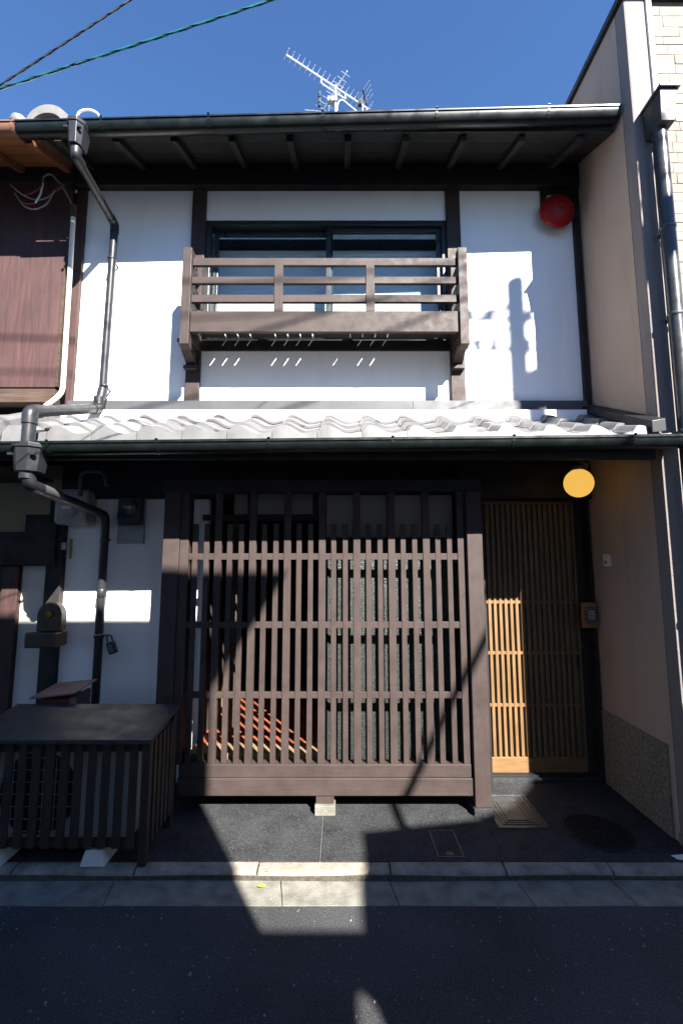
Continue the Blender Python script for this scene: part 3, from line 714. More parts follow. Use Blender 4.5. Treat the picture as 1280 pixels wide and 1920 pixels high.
# ground floor of the neighbour
box('plaster_panel', 'plaster_tan', N, -4.6, -2.065, WY, WY+.05, zat(997, WY), 2.30, 0)
box('beam', 'black_wood', N, -4.6, -2.075, WY-.06, WY+.05, zat(1060, WY), zat(998, WY), .004)
box('beam', 'black_wood', N, at(46, 1010, WY-.07)[0], -2.063, WY-.075, WY+.05, zat(1060, WY)-.001, zat(967, WY), .004)
box('plaster_panel', 'plaster_old', N, at(36, 1140, WY)[0], at(80, 1140, WY)[0]-.004, WY+.01, WY+.05, .05, zat(1061, WY), 0)
box('post', 'red_beam', N, at(6, 1140, WY)[0], at(36, 1140, WY)[0]-.002, WY-.03, WY+.05, .05, zat(1061, WY)-.001, .003)
box('shutter', 'black_wood_v', N, -4.6, at(5, 1140, WY)[0], WY-.01, WY+.04, .05, zat(1061, WY)-.001, .003)
# conduit and loose wires on the neighbour's wall
cx = -2.075
def pt(px, py, Y): x, z = at(px, py, Y); return (x, Y, z)
c0 = pt(139, 392, 3.14); c1 = pt(118, 733, 3.14)
CND = make('cable_conduit', B().tube(fillet([c0, c1, pt(108, 745, 3.08), pt(84, 763, 2.95)], .05), .017, 10), 'white_pvc', None, 0, True)
tag(CND, 'cream conduit pipe running down beside the reddish board wall', 'conduit')
make('conduit_collar', B().tube([pt(139.5, 385, 3.14), pt(138, 408, 3.14)], .020, 10), 'weathered', CND, 0, True)
WB = make('loose_wires', B().tube(fillet([pt(138, 388, 3.14), pt(120, 352, 3.12), pt(96, 325, 3.1), pt(82, 330, 3.1), pt(80, 345, 3.1)], .1, 6), .006, 8), 'wire_grey', None, 0, True)
tag(WB, 'tangle of loose grey and red wires hanging under the orange eave boards', 'wires')
make('wire', B().tube(fillet([pt(20, 346, 3.1), pt(40, 364, 3.08), pt(66, 376, 3.08), pt(90, 372, 3.08), pt(104, 356, 3.1)], .12, 6), .005, 8), 'wire_grey', WB, 0, True)
make('wire', B().tube(fillet([pt(28, 362, 3.1), pt(46, 388, 3.08), pt(66, 394, 3.07), pt(88, 384, 3.08), pt(104, 356, 3.1)], .12, 6), .005, 8), 'wire_grey', WB, 0, True)
make('wire', B().tube(fillet([pt(48, 366, 3.09), pt(62, 362, 3.08), pt(76, 352, 3.08), pt(81, 344, 3.1)], .08, 6), .005, 8), 'wire_red', WB, 0, True)
make('wire', B().tube(fillet([pt(40, 379, 3.09), pt(54, 383, 3.07), pt(66, 381, 3.07)], .08, 6), .005, 8), 'wire_red', WB, 0, True)
make('wire', B().tube(fillet([pt(81, 344, 3.1), pt(76, 366, 3.08), pt(67, 380, 3.07)], .08, 6), .006, 8), 'wire_white', WB, 0, True)
make('sleeve', B().tube([pt(104, 358, 3.1), pt(120, 345, 3.1)], .012, 8), 'dark_brown', WB, 0, True)
LP = make('cable_loop', B().tube(fillet([pt(142, 224, 2.85), pt(150, 208, 2.85), pt(168, 205, 2.85), pt(184, 212, 2.85), pt(194, 232, 2.9)], .12, 6), .008, 8), 'wire_white', None, 0, True)
tag(LP, 'white cable arching over the roof edge beside the rain head', 'cable')
make('cable_tie', B().tube([pt(146, 217, 2.85), pt(147.5, 214, 2.85)], .010, 8), 'wire_grey', LP, 0, True)

# ================================================================== RIGHT NEIGHBOUR
RX, RY, RT = 1.85, 2.575, 5.25
R = thing('stucco_house', 'taller neighbouring building with tan stucco side wall and cream brick siding', 'house', (3.5, 3.5, 0))
box('wall', 'stucco', R, RX, 5.2, RY+.10, 9.0, 0, RT, 0)                                  # body with the long side wall
box('pilaster', 'stucco_front', R, RX-.004, 1.985, RY, RY+.098, 0, RT, .012)
box('corner_trim', 'white', R, 1.987, 2.02, RY-.012, RY+.098, .35, RT, .003)
box('siding_back', 'joint', R, 2.022, 5.2, RY+.02, RY+.099, 0, RT, 0)
box('roof_cap', 'cap', R, RX-.03, 5.25, RY-.03, 9.0, RT+.001, RT+.045, .004)
zr = .35; row = 0
while zr < RT - .08:
    hgt = random.choice((.060, .072, .072, .085)); x = 2.024 - random.uniform(0, .12)
    while x < 2.75:
        L = random.choice((.12, .18, .24, .30)); a = max(x, 2.024)
        if x + L > 2.06:
            pr_ = random.uniform(.003, .007)
            make('siding_brick', B().hexa([(a, RY+.02-pr_, zr), (x+L-.0022, RY+.02-pr_*random.uniform(.6, 1.2), zr), (x+L-.0022, RY+.019, zr), (a, RY+.019, zr),
                  (a, RY+.02-pr_*random.uniform(.6, 1.2), zr+hgt-.0022), (x+L-.0022, RY+.02-pr_, zr+hgt-.0022), (x+L-.0022, RY+.019, zr+hgt-.0022), (a, RY+.019, zr+hgt-.0022)]), 'brick', R, .003)
        x += L
    zr += hgt; row += 1
# pebble dado on the side wall
box('dado', 'pebble', R, RX-.012, RX-.0005, 2.72, 3.36, 0.03, .54, .002)
pb = B()
for k in range(3200):
    y, z = random.uniform(2.72, 3.36), random.uniform(.05, .54); r = random.uniform(.0035, .0075); x = RX-.0125
    v = [pb.bm.verts.new(p) for p in ((x, y-r, z), (x, y, z-r), (x, y+r, z), (x, y, z+r), (x-r*.8, y+random.uniform(-.3, .3)*r, z+random.uniform(-.3, .3)*r))]
    for i in range(4): pb.bm.faces.new((v[i], v[(i+1) % 4], v[4]))
make('pebble_dash', pb, 'pebble', R, kind='stuff')
box('footing', 'concrete', R, RX-.012, 1.99, RY-.006, RY+.099, .03, .10, .004)
# rain pipe of the right neighbour
dxp, dyp = 1.945, 2.50
RH = B()
hz0, hz1 = zat(222, 2.42), zat(163, 2.40)
hx0, hx1 = at(1217, 190, 2.40)[0], at(1258, 190, 2.40)[0]
hx0, hx1 = 1.90, 2.005
RHO = make('rain_head', B().hexa([(hx0+.01, 2.43, hz0), (hx1-.008, 2.43, hz0), (hx1-.008, RY-.003, hz0), (hx0+.01, RY-.003, hz0), (hx0, 2.405, hz1), (hx1, 2.405, hz1), (hx1, RY-.003, hz1), (hx0, RY-.003, hz1)]), 'hopper_front', R, .003)
box('lid', 'grey_metal', RHO, hx0-.012, hx1+.012, 2.39, RY-.003, hz1+.001, hz1+.016, .003)
RP = pipe('downpipe', [(dxp, dyp, hz0-.001), (dxp, dyp, .0)], .040, 'pipe_grey', R)
for zz_ in (3.55, 3.0, 2.3, 1.3):
    cl = B().lathe([(.0405, -.012), (.0435, -.008), (.0435, .008), (.0405, .012)], (dxp, dyp, zz_), seg=18); cl.box(dxp-.008, dxp+.008, dyp+.041, RY-.002, zz_-.008, zz_+.008)
    make('pipe_clip', cl, 'grey_metal', RP, 0, True)

# ================================================================== THINGS ON THE FACADE
# fire bell
ex, ez_ = at(1047, 391, 3.15)
BELL = thing('alarm_bell', 'round red alarm bell mounted high on the white wall', 'alarm bell', (ex, UWY-.02, ez_))
make('dome', B().lathe([(.122, 0), (.131, -.006), (.131, -.018), (.122, -.034), (.10, -.052), (.07, -.064), (.03, -.071), (0, -.072)], (ex, 3.192, ez_), 'y', 40), 'red', BELL, 0, True)
make('nut', B().lathe([(.016, 0), (.016, -.012), (.008, -.018), (0, -.018)], (ex, 3.122, ez_), 'y', 12), 'red', BELL, 0, True)
box('mount_plate', 'lens_grey', BELL, ex-.06, ex+.06, 3.193, UWY-.023, ez_-.08, ez_+.15, .004)
# globe lamp
lx, lz = at(1084, 906, 2.98)
LAMP = thing('globe_lamp', 'round glowing yellow globe lamp hanging under the lower eave', 'lamp', (lx, 2.98, lz))
make('globe', B().lathe([(.092*math.sin(a), -.094*math.cos(a)) for a in [math.pi*k/20 for k in range(21)]], (lx, 2.98, lz), 'z', 36), 'globe', LAMP, 0, True)
make('stem', B().tube(fillet([(lx, 2.98, lz+.09), (lx+.005, 2.98, lz+.145), (lx+.10, 3.05, lz+.15), (lx+.18, 3.2, lz+.15)], .03), .011, 10), 'keygrey', LAMP, 0, True)
make('fitter', B().lathe([(.045, .088), (.045, .108), (.02, .125), (.012, .125)], (lx, 2.98, lz)), 'keygrey', LAMP, 0, True)
# keypad
kx0, kz0 = at(1091, 1177, 3.35); kx1, kz1 = at(1117, 1130, 3.35)
KP = thing('door_keypad', 'grey door keypad on a small orange wood plate beside the entrance', 'keypad', ((kx0+kx1)/2, 3.355, kz0))
box('mount_plate', 'plate_wood', KP, kx0, kx1, 3.342, 3.3595, kz0, kz1, .002)
kc, kzc = (kx0+kx1)/2 - .003, (kz0+kz1)/2 + .004
hw, hh = .036, .057
oct_ = [(kc-hw, kzc-hh+.02), (kc-hw+.018, kzc-hh), (kc+hw-.018, kzc-hh), (kc+hw, kzc-hh+.02), (kc+hw, kzc+hh-.016), (kc+hw-.014, kzc+hh), (kc-hw+.014, kzc+hh), (kc-hw, kzc+hh-.016)]
make('body', B().prism(oct_, 'y', 3.308, 3.3415), 'keygrey', KP, .005)
M['key_white'] = mat('key_white', (.8, .8, .82), .4, .03, 10)
kk = None
for r_ in range(4):
    for c_ in range(3):
        X, Z = kc - .016 + c_*.0155, kzc + .026 - r_*.0165
        if kk is None: kk = box('key', 'key_white', KP, X-.0036, X+.0036, 3.304, 3.3085, Z-.0036, Z+.0036, .001)
        else: again(kk, KP, (X, 3.30625, Z-.0036))
# intercom box on the stucco side wall
iy = 3.17; iz0, iz1 = zat(1062, iy), zat(1039, iy)
IC = thing('door_buzzer', 'small white buzzer box on the tan stucco side wall', 'buzzer', (RX, iy, iz0))
box('casing', 'white', IC, RX-.022, RX-.0005, iy-.035, iy+.035, iz0, iz1, .004)
make('button', B().lathe([(.010, 0), (.010, -.004), (.007, -.006), (0, -.006)], (RX-.0222, iy, iz0+.03), 'x', 14), 'keygrey', IC, 0, True)
# electric meter
mx0, mz0 = at(222, 985, 3.29); mx1, mz1 = at(268, 932, 3.29)
EM = thing('electric_meter', 'black electric meter on a grey board on the white wall', 'meter', ((mx0+mx1)/2, WY, mz0))
box('backboard', 'lens_grey', EM, mx0-.03, mx1+.0, WY-.022, WY-.001, zat(1019, 3.33), zat(905, 3.33), .004)
box('case', 'black', EM, mx0, mx1, 3.26, WY-.0225, mz0, mz1, .012)
make('dial_cover', B().lathe([(.055, 0), (.055, -.012), (.048, -.03), (.03, -.038), (0, -.04)], ((mx0+mx1)/2+.012, 3.2595, (mz0+mz1)/2+.02), 'y', 24), 'keygrey', EM, 0, True)
box('display', 'lens_grey', EM, mx0+.075, mx0+.12, 3.217, 3.2245, (mz0+mz1)/2+.012, (mz0+mz1)/2+.03, .001)
make('seal_screw', B().lathe([(.006, 0), (.006, -.006), (0, -.007)], (mx0+.012, 3.2598, mz0+.05), 'y', 10), 'steel', EM, 0, True)
# gas meter
gx0, gz0 = at(106, 984, 3.25); gx1, gz1 = at(172, 918, 3.25)
GM = thing('gas_meter', 'dull grey rounded gas meter behind the sloping drainpipe', 'meter', ((gx0+gx1)/2, WY, gz0))
box('case', 'lens_grey', GM, gx0, gx1, 3.20, WY-.002, gz0, gz1, .03)
make('face', B().lathe([(.07, 0), (.07, -.012), (.06, -.018), (0, -.019)], ((gx0+gx1)/2-.01, 3.1995, (gz0+gz1)/2-.01), 'y', 24), 'lens_grey', GM, 0, True)
box('label_plate', 'white', GM, (gx0+gx1)/2-.045, (gx0+gx1)/2+.02, 3.178, 3.181, (gz0+gz1)/2-.02, (gz0+gz1)/2, .001)
# box with the arched brass plaque on the boundary post
px0, pz0 = at(62, 1211, 3.26); px1, pz1 = at(121, 1182, 3.26)
PB = thing('wall_box', 'dark brown wall box with arched brass plaque on the boundary post', 'wall box', ((px0+px1)/2, 3.2, pz0))
box('box_body', 'dark_brown', PB, px0, px1, 3.16, WY-.051, pz0, pz1, .012)
ax0, ax1 = at(70, 1150, 3.20)[0], at(116, 1150, 3.20)[0]; az1 = zat(1129, 3.20)
cxm, hw = (ax0+ax1)/2, (ax1-ax0)/2
outl = [(ax0, pz1+.001), (ax1, pz1+.001), (ax1, az1-.075), (ax1-.012, az1-.045), (ax1-.03, az1-.022), (cxm+.03, az1-.006), (cxm, az1), (cxm-.03, az1-.006), (ax0+.03, az1-.022), (ax0+.012, az1-.045), (ax0, az1-.075)]
make('arched_plaque', B().prism(outl, 'y', 3.20, 3.265), 'dark_brown', PB, .005)
b = B()
for k in range(9):
    a = math.pi*(.05+.9*k/8); b.tube([(cxm+.015*math.cos(a), 3.1985, az1-.10+.015*math.sin(a)), (cxm+.045*math.cos(a), 3.195, az1-.10+.042*math.sin(a))], lambda t: .006*(1-t)+.002, 6)
b.lathe([(.016, 0), (.014, -.006), (0, -.009)], (cxm, 3.1995, az1-.10), 'y', 14)
make('crest', b, 'brass', PB, 0, True)
box('slot', 'black', PB, cxm-.01, px1-.02, 3.156, 3.1605, pz1-.022, pz1-.016, 0)
# key lock box hung on the drainpipe
kx, kz = at(205, 1212, 3.24)
KL = thing('key_lockbox', 'small black key lockbox hanging from the drainpipe', 'lockbox', (kx, 3.24, kz-.05))
def tilt(o, piv, ang):
    o.matrix_local = Matrix.Translation(Vector(piv)-WL[o.parent]) @ Matrix.Rotation(ang, 4, 'Y') @ Matrix.Translation(WL[o]-Vector(piv)); return o
piv = (kx, 3.24, kz+.05)
tilt(box('body', 'black', KL, kx-.027, kx+.027, 3.222, 3.258, kz-.055, kz+.030, .006), piv, -.33)
tilt(box('dial_plate', 'keygrey', KL, kx-.015, kx+.015, 3.2185, 3.2218, kz-.045, kz+.012, .003), piv, -.33)
tilt(make('shackle', B().tube(fillet([(kx-.017, 3.24, kz+.028), (kx-.017, 3.24, kz+.075), (kx+.017, 3.24, kz+.075), (kx+.017, 3.24, kz+.028)], .02), .006, 8), 'steel', KL, 0, True), piv, -.33)
make('strap', B().tube([(xv2+.004+.036*math.cos(a), 3.285+.036*math.sin(a), kz+.075) for a in [2*math.pi*k/16 for k in range(17)]] , .005, 6, False), 'wire_grey', KL, 0, True)
make('strap_knot', B().tube([(xv2+.03, 3.26, kz+.072), (kx-.015, 3.242, kz+.078)], .006, 6), 'red', KL, 0, True)

# ================================================================== AIR CONDITIONER AND ITS COVER
AX0, AX1, AYF, AYB = -1.93, -.985, 2.475, 2.86
AC = thing('aircon_cover', 'dark wood slatted cover with a sloping slate grey lid', 'aircon cover', ((AX0+AX1)/2, 2.66, Z_P))
make('lid', B().hexa([(AX0-.02, AYF-.025, .640), (AX1+.012, AYF-.025, .640), (AX1+.012, AYB, .700), (AX0-.02, AYB, .700),
                      (AX0-.02, AYF-.025, .662), (AX1+.012, AYF-.025, .662), (AX1+.012, AYB, .722), (AX0-.02, AYB, .722)]), 'ac_lid', AC, .003)
for x, y, zf in ((AX1-.042, AYF, .046), (AX1-.042, AYB-.045, .045), (AX0, AYF, .046), (AX0, AYB-.045, .045)):
    box('post', 'ac_wood', AC, x, x+.042, y, y+.042, zf, .638 if y < 2.6 else .69, .003)
zr0 = zat(1590, AYF); 
box('rail', 'ac_wood_h', AC, AX0+.043, AX1-.043, AYF+.012, AYF+.036, zat(1592, AYF), zat(1577, AYF), .003)
box('rail', 'ac_wood_h', AC, AX0+.043, AX1-.043, AYF+.012, AYF+.036, .59, .638, .003)
box('rail', 'ac_wood', AC, AX1-.033, AX1-.010, AYF+.043, AYB-.046, zat(1592, AYF), zat(1577, AYF), .003)
box('rail', 'ac_wood', AC, AX1-.033, AX1-.010, AYF+.043, AYB-.046, .60, .642, .003)
s0 = None; x = AX0 + .075
zs0 = zat(1592, AYF)
while x < AX1 - .06:
    if s0 is None: s0 = make('slat', B().box(x-.021, x+.021, AYF, AYF+.0115, zs0, .635), 'ac_wood', AC, .002)
    else: again(s0, AC, (x, AYF+.00575, zs0))
    x += .0715
s0 = None; y = AYF + .078
while y < AYB - .06:
    if s0 is None: s0 = make('slat', B().box(AX1-.0095, AX1+.002, y-.017, y+.017, zs0, .638), 'ac_wood', AC, .002)
    else: again(s0, AC, (AX1-.00375, y, zs0))
    y += .0575
UN = thing('aircon_unit', 'pale air conditioner unit standing inside the slatted cover', 'air conditioner', (-1.5, 2.68, Z_P))
ux0, ux1, uy0, uy1, uz0, uz1 = -1.86, -1.10, 2.545, 2.80, .13, .60
box('casing', 'ac_unit', UN, ux0, ux1, uy0, uy1, uz0, uz1, .012)
fcx, fcz = ux0 + .27, (uz0+uz1)/2
make('fan_opening', B().lathe([(.205, 0), (.205, -.004), (.19, -.006), (0, -.0055)], (fcx, uy0-.0005, fcz), 'y', 32), 'black', UN, 0, True)
b = B()
for k in range(-6, 7):
    t = k*.032; h = math.sqrt(max(.205**2 - t*t, 0))
    b.tube([(fcx+t, uy0-.016, fcz-h), (fcx+t, uy0-.016, fcz+h)], .0022, 5)
for k in range(-3, 4):
    t = k*.06; h = math.sqrt(max(.205**2 - t*t, 0)); b.tube([(fcx-h, uy0-.018, fcz+t), (fcx+h, uy0-.018, fcz+t)], .0022, 5)
make('fan_grille', b, 'ac_unit', UN, 0, True)
for xa in (-1.835, -1.315):
    make('foot', B().hexa([(xa, 2.475, Z_P), (xa+.125, 2.475, Z_P), (xa+.125, 2.84, Z_P), (xa, 2.84, Z_P),
                           (xa+.022, 2.482, Z_P+.075), (xa+.103, 2.482, Z_P+.075), (xa+.103, 2.84, Z_P+.075), (xa+.022, 2.84, Z_P+.075)]), 'foot', UN, .004)
# red box with tilted lid behind
RB = thing('red_box', 'small dark red wooden box with tilted faded lid behind the slatted cover', 'box', (-1.77, 3.0, Z_P))
box('box_body', 'red_box', RB, -1.84, -1.665, 2.905, 3.10, Z_P, .735, .003)
box('corner_strip', 'tan_wood', RB, -1.664, -1.634, 2.90, 2.925, Z_P, .745, .002)
box('side_board', 'dark_brown', RB, -1.664, -1.640, 2.926, 3.10, Z_P, .752, .002)
make('lid', B().hexa([(-1.89, 2.87, .742), (-1.62, 2.87, .772), (-1.62, 3.13, .792), (-1.89, 3.13, .766),
                      (-1.89, 2.87, .752), (-1.62, 2.87, .782), (-1.62, 3.13, .802), (-1.89, 3.13, .776)]), 'red_lid', RB, .002)

# ================================================================== GROUND FURNITURE
def ground_pt(px, py, Z=Z_P):
    a = math.atan((960-py)/FPX) + rad(PITCH); Y = (Z - CAM_Z)/math.tan(a); return (at(px, py, Y)[0], Y)
gA, gB = ground_pt(922, 1495), ground_pt(1012, 1551)
DX0, DX1, DYa, DYb = .905, 1.20, 2.815, 3.20
DR = thing('drain_cover', 'rectangular grey metal drain cover with nested grooves near the doorway', 'drain cover', ((DX0+DX1)/2, 3.0, Z_P), 'covers set into the paving')
make('rim', B().box(DX0, DX1, DYa, DYa+.014, Z_P-.01, Z_P+.005).box(DX0, DX1, DYb-.014, DYb, Z_P-.01, Z_P+.005).box(DX0, DX0+.014, DYa+.014, DYb-.014, Z_P-.01, Z_P+.005).box(DX1-.014, DX1, DYa+.014, DYb-.014, Z_P-.01, Z_P+.005), 'steel', DR, .001)
b = B().box(DX0+.016, DX1-.016, DYa+.016, DYb-.016, Z_P-.01, Z_P+.001)
make('plate', b, 'steel', DR, 0)
b = B()
for k in range(1, 4):
    d = .016 + k*.022; t = .006
    b.box(DX0+d, DX1-d, DYa+d, DYa+d+t, Z_P+.0012, Z_P+.004).box(DX0+d, DX1-d, DYb-d-t, DYb-d, Z_P+.0012, Z_P+.004)
    b.box(DX0+d, DX0+d+t, DYa+d+t+.0005, DYb-d-t-.0005, Z_P+.0012, Z_P+.004).box(DX1-d-t, DX1-d, DYa+d+t+.0005, DYb-d-t-.0005, Z_P+.0012, Z_P+.004)
make('ridges', b, 'steel', DR, 0)
mcx, mcy = ground_pt(1119, 1560)
MH = thing('manhole_cover', 'round dark iron manhole cover with studded surface beside the stucco wall', 'manhole cover', (mcx, mcy, Z_P), 'covers set into the paving')
MR = .185
make('ring', B().lathe([(MR, -.01), (MR, .003), (MR-.015, .004), (MR-.016, -.01)], (mcx, mcy, Z_P), 'z', 48), 'iron', MH, 0, True)
make('plate', B().lathe([(MR-.018, -.01), (MR-.018, .001), (0, .0015)], (mcx, mcy, Z_P), 'z', 48), 'iron', MH, 0)
b = B()
for i in range(-9, 10):
    for j in range(-9, 10):
        x, y = i*.018, j*.018
        if x*x + y*y < (MR-.028)**2 and (abs(i) > 1 or abs(j) > 1): b.box(mcx+x-.0055, mcx+x+.0055, mcy+y-.0055, mcy+y+.0055, Z_P+.001, Z_P+.006)
b.lathe([(.022, .001), (.022, .006), (0, .006)], (mcx, mcy, Z_P), 'z', 16)
make('studs', b, 'iron', MH, 0)
va, vb = ground_pt(808, 1557), ground_pt(868, 1608)
VX0, VX1 = ground_pt(820, 1608)[0]-.0, ground_pt(871, 1608)[0]
VL = thing('valve_lid', 'small faint rectangular water valve lid near the kerb', 'valve lid', ((VX0+VX1)/2, (va[1]+vb[1])/2, Z_P), 'covers set into the paving')
make('rim', B().box(VX0, VX1, vb[1], vb[1]+.008, Z_P-.01, Z_P+.003).box(VX0, VX1, va[1]-.008, va[1], Z_P-.01, Z_P+.003).box(VX0, VX0+.008, vb[1]+.008, va[1]-.008, Z_P-.01, Z_P+.003).box(VX1-.008, VX1, vb[1]+.008, va[1]-.008, Z_P-.01, Z_P+.003), 'steel', VL, .001)
box('plate', 'pave', VL, VX0+.01, VX1-.01, vb[1]+.01, va[1]-.01, Z_P-.01, Z_P+.0015, 0)
box('finger_hole', 'black', VL, (VX0+VX1)/2-.018, (VX0+VX1)/2+.018, vb[1]+.014, vb[1]+.045, Z_P+.0016, Z_P+.0028, 0)
# paper tag and leaf
tgx, tgy = ground_pt(1276, 1609)
TG = make('paper_tag', B().hexa([(tgx-.025, tgy-.012, Z_P+.001), (tgx+.05, tgy-.03, Z_P+.001), (tgx+.05, tgy+.03, Z_P+.001), (tgx-.04, tgy+.02, Z_P+.001),
                                (tgx-.025, tgy-.012, Z_P+.002), (tgx+.05, tgy-.03, Z_P+.004), (tgx+.05, tgy+.03, Z_P+.003), (tgx-.04, tgy+.02, Z_P+.002)]), 'white', None)
tag(TG, 'small white paper tag lying on the paving by the stucco wall', 'paper tag')
lfx, lfy = ground_pt(490, 1663, 0.004)
b = B(); n_ = 8; up_, lo_ = [], []
for k in range(n_+1):
    t = k/n_; wd = .011*math.sin(math.pi*min(1, t*.97+.03))**.8; x = lfx - .022 + .044*t; z = .006 + .007*math.sin(math.pi*t)
    yy = lfy - .010*math.sin(math.pi*t)
    up_.append(b.bm.verts.new((x, yy+wd, z+.004))); lo_.append((b.bm.verts.new((x, yy, z)), b.bm.verts.new((x, yy-wd, z+.003))))
for k in range(n_):
    b.bm.faces.new((up_[k], up_[k+1], lo_[k+1][0], lo_[k][0])); b.bm.faces.new((lo_[k][0], lo_[k+1][0], lo_[k+1][1], lo_[k][1]))
b.tube([(lfx+.022, lfy, .006), (lfx+.034, lfy-.004, .005)], .001, 5)
tag(make('fallen_leaf', b, 'leaf', None, 0, True), 'single curled green leaf on the sunlit gutter strip', 'leaf')

# ================================================================== ANTENNA
def ray(px, py, Y): x, z = at(px, py, Y); return Vector((x, Y, z))
e1 = ray(690, 204, 6.25); Lz = e1.z
def on_z(px, py, Z):
    t = math.tan(math.atan((960-py)/FPX)+rad(PITCH)); Y = (Z-CAM_Z)/t; return Vector((at(px, py, Y)[0], Y, Z))
e0 = on_z(537, 103, Lz)
AN = thing('tv_antenna', 'white television antenna with many short rods on the roof', 'antenna', (e0.lerp(e1, .55).x, e0.lerp(e1, .55).y, 5.7))
make('boom', B().tube([e0, e1], .0105, 8), 'antenna', AN, 0, True)
dr = (e1-e0).normalized(); sd_ = Vector((-dr.y, dr.x, 0)).normalized()
nel = 17; es = None
for k in range(nel):
    p = e0.lerp(e1, k/(nel-1)*.93); hl = .085 + .03*k/nel
    make('element', B().tube([p - sd_*hl + Vector((0, 0, .016)), p + sd_*hl + Vector((0, 0, .016))], .0030, 5), 'antenna', AN)
mp = e0.lerp(e1, .575); mast0 = Vector((mp.x, mp.y, 5.6))
make('mast', B().tube([mast0, mp + Vector((0, 0, .03))], .014, 10), 'antenna', AN, 0, True)
make('mast', B().tube([mast0 + Vector((-.10, .02, 0)), mp + Vector((-.10, .02, -.28))], .010, 8), 'antenna', AN, 0, True)
st0, st1 = e0.lerp(e1, .40), e0.lerp(e1, .70); dn = Vector((0, 0, -.09))
make('stay', B().tube(fillet([st0, st0+dn, st1+dn, st1], .03), .010, 8), 'antenna', AN, 0, True)
make('feed_cable', B().tube(fillet([e0.lerp(e1, .93)+Vector((0, 0, -.01)), e0.lerp(e1, .92)+Vector((0, 0, -.18)), e0.lerp(e1, .78)+Vector((0, 0, -.16)), e0.lerp(e1, .64)+Vector((0, 0, -.12)), mp+Vector((.02, 0, -.3)), mast0+Vector((.02, 0, .2))], .12, 6), .008, 6), 'wire_white', AN, 0, True)
box('feed_box', 'black', AN, e1.x-.16, e1.x-.10, e1.y-.12, e1.y-.06, e1.z-.045, e1.z+.05, .005)
for s_ in (1, -1):                                   # corner reflector: two wings of rods
    f0, f1_ = e1 - dr*.02, e1 + dr*-.10 + Vector((0, 0, s_*.26))
    make('reflector_arm', B().tube([f0, f1_], .014, 6), 'black' if s_ > 0 else 'wire_grey', AN, 0, True)
    for k in range(1, 5):
        p = f0.lerp(f1_, k/4); make('reflector_rod', B().tube([p - sd_*.17, p + sd_*.14], .0030, 5), 'antenna', AN)
# second aerial lower on the mast, pointing away
SA = thing('small_antenna', 'smaller white aerial with crossed rods lower on the antenna mast', 'antenna', (mp.x-.05, mp.y+.05, mp.z-.5))
d2 = Vector((.55, -.83, 0)).normalized(); s2 = Vector((.83, .55, 0)).normalized()
c2 = mp + Vector((-.07, -.05, -.22))
make('boom', B().tube([c2 - d2*.32, c2 + d2*.42], .0085, 8), 'antenna', SA, 0, True)
for k in range(9):
    p = c2 + d2*(-.30 + .085*k); make('element', B().tube([p - s2*(.07+.008*(8-k)), p + s2*(.07+.008*(8-k))], .0028, 5), 'antenna', SA)
for dz in (.10, -.02): make('reflector_rod', B().tube([c2 - d2*.33 + Vector((-.22, 0, dz)), c2 - d2*.33 + Vector((.22, .06, dz+.02))], .0032, 5), 'antenna', SA)
box('clamp', 'wire_grey', SA, mp.x-.12, mp.x+.02, mp.y-.03, mp.y+.04, c2.z-.03, c2.z+.05, .004)
box('feed_box', 'black', SA, c2.x-.19, c2.x-.155, c2.y+.08, c2.y+.12, c2.z-.04, c2.z+.20, .004)

# ================================================================== CABLES IN THE SKY
def sag(a, b_, s_, n=24): return [Vector(a).lerp(Vector(b_), k/n) + Vector((0, 0, -s_*4*(k/n)*(1-k/n))) for k in range(n+1)]
def cable(p0, p1, ext0, ext1, s_, m, label, r=.0040):
    a, b_ = ray(*p0), ray(*p1); d = b_ - a
    A, C = a - d*ext0, b_ + d*ext1
    path = sag(A, C, s_, 40)
    core = B().tube(path, r*.95, 8)
    o = make('overhead_cable', core, m, None, 0, True); tag(o, label, 'cable', 'cables crossing the sky')
    tw = B()
    for ph in (0, math.pi):                          # strands twisted round the carrier
        pp = []
        n2 = 640
        for k in range(n2+1):
            t = k/n2*40; i = min(int(t), 39); q = path[i].lerp(path[i+1], t-i); dd = (path[i+1]-path[i]).normalized(); u = dd.orthogonal().normalized(); v = dd.cross(u)
            an = k*.22 + ph; pp.append(q + (u*math.cos(an) + v*math.sin(an))*r*.72)
        tw.tube(pp, r*.5, 5)
    make('strand', tw, m, o, 0, True)
cable((0, 162, 1.35), (480, -2, 1.35), .35, 3.2, .03, 'cable', 'thick twisted teal cable sweeping across the upper left sky')
cable((0, 158, 1.30), (236, -2, 1.30), .3, 3.5, .02, 'cable_blk', 'thinner dark cable rising steeply above the teal cable', .0030)

# ================================================================== ACROSS THE STREET (behind the viewer; they cast the shade)
OL = thing('opposite_house', 'house across the street with a deep eave shading the left half of the road', 'house', (-2, -3, 0))
OX = 1.735
box('wall', 'house', OL, -9, OX, -6, -1.5, 0, 4.96, .0)
make('cornice', B().prism([(-9.2, 4.965), (OX+.03, 4.965), (2.21, 5.50), (-9.2, 5.50)], 'y', -6.2, -1.5), 'house', OL, 0)
for xx in (-4, -2.4, -.8, .8): box('window', 'alu', OL, xx-.45, xx+.45, -1.515, -1.495, 3.0, 4.2, 0)
OR = thing('opposite_annexe', 'lower building with a stepped parapet across the street shading the entrance paving', 'building', (5, -3, 0))
make('wall', B().prism([(2.501, 0), (9, 0), (9, 4.30), (4.02, 4.28), (3.62, 4.02), (3.24, 3.88), (2.501, 3.77)], 'y', -2.12, -1.4), 'house', OR, 0)
box('rear_wall', 'house', OR, 3.5, 9, -6, -2.121, 0, 3.6, 0)
box('parapet_cap', 'cap', OR, 4.05, 9.02, -2.13, -1.395, 4.301, 4.33, 0)
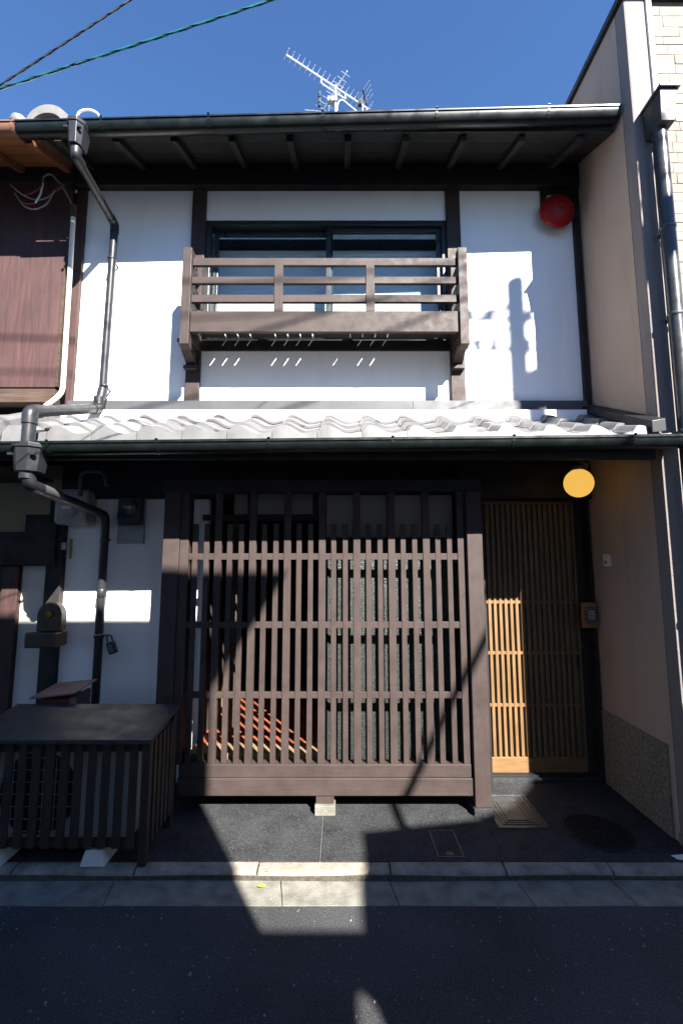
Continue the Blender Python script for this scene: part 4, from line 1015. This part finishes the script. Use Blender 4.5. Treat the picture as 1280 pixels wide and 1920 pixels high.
GWL = thing('light_slit_wall', 'unseen wall between the two buildings across the street, its slit shaped to throw a light spot on the road', 'wall', (2.1, -1.55, 0))  # unseen filler wall; slit outline shaped to throw the small light spot on the road
make('wall', B().prism([(OX+.001, 0), (1.85, 0), (1.865, 2.70), (1.905, 2.88), (1.975, 2.99), (2.005, 3.01), (2.005, 3.24), (OX+.001, 3.24)], 'y', -1.53, -1.5), 'house', GWL, 0)
make('wall', B().prism([(2.50, 0), (2.50, 3.24), (2.0055, 3.24), (2.0055, 3.01), (2.022, 2.97), (1.995, 2.88), (1.955, 2.70), (1.94, 0)], 'y', -1.53, -1.5), 'house', GWL, 0)
UP = thing('service_mast', 'bent grey service mast with crossarms on the stepped parapet across the street', 'mast', (2.80, -1.5, 3.80))
MX = 4.04
make('shaft', B().tube(fillet([(2.77, -1.5, 3.806), (MX, -1.5, 6.15), (MX, -1.5, 7.95)], .2), lambda t: .027 + .04*min(1, max(0, (t-.45)*8)), 14), 'pole', UP, 0, True)
for z, l in ((7.70, .34), (7.46, .28)):
    box('crossarm', 'grey_metal', UP, MX-l, MX+l, -1.60, -1.576, z, z+.03, .004)
    for dx in (-.9, -.45, .45, .9): make('insulator', B().lathe([(.012, 0), (.03, .015), (.018, .04), (.03, .055), (.012, .08), (0, .08)], (MX+dx*l, -1.588, z+.031), 'z', 12), 'white', UP, 0, True)
make('transformer', B().lathe([(.09, 0), (.10, .03), (.10, .26), (.05, .30), (0, .30)], (MX+.14, -1.52, 6.95), 'z', 24), 'grey_metal', UP, 0, True)
def wire(a, b_, s_, r, label): return tag(make('service_wire', B().tube(sag(a, b_, s_), r, 6), 'cable_blk', None, 0, True), label, 'wire', 'wires across the street')
wire((MX-.05, -1.4, 7.66), (-5.7, -1.4, 4.8), .05, .012, 'wire falling from the mast to the left along the street')
wire((MX-.05, -1.4, 7.50), (-5.7, -1.4, 3.7), .05, .012, 'lowest and steepest wire falling from the mast to the left')
wire((MX-.08, -1.5, 7.74), (-5.7, -1.5, 8.8), .75, .010, 'sagging wire rising towards the far left from the crossarm')
wire((MX-.20, -1.5, 7.50), (-5.7, -1.5, 8.5), .75, .007, 'thinner sagging wire just under the one on the crossarm')
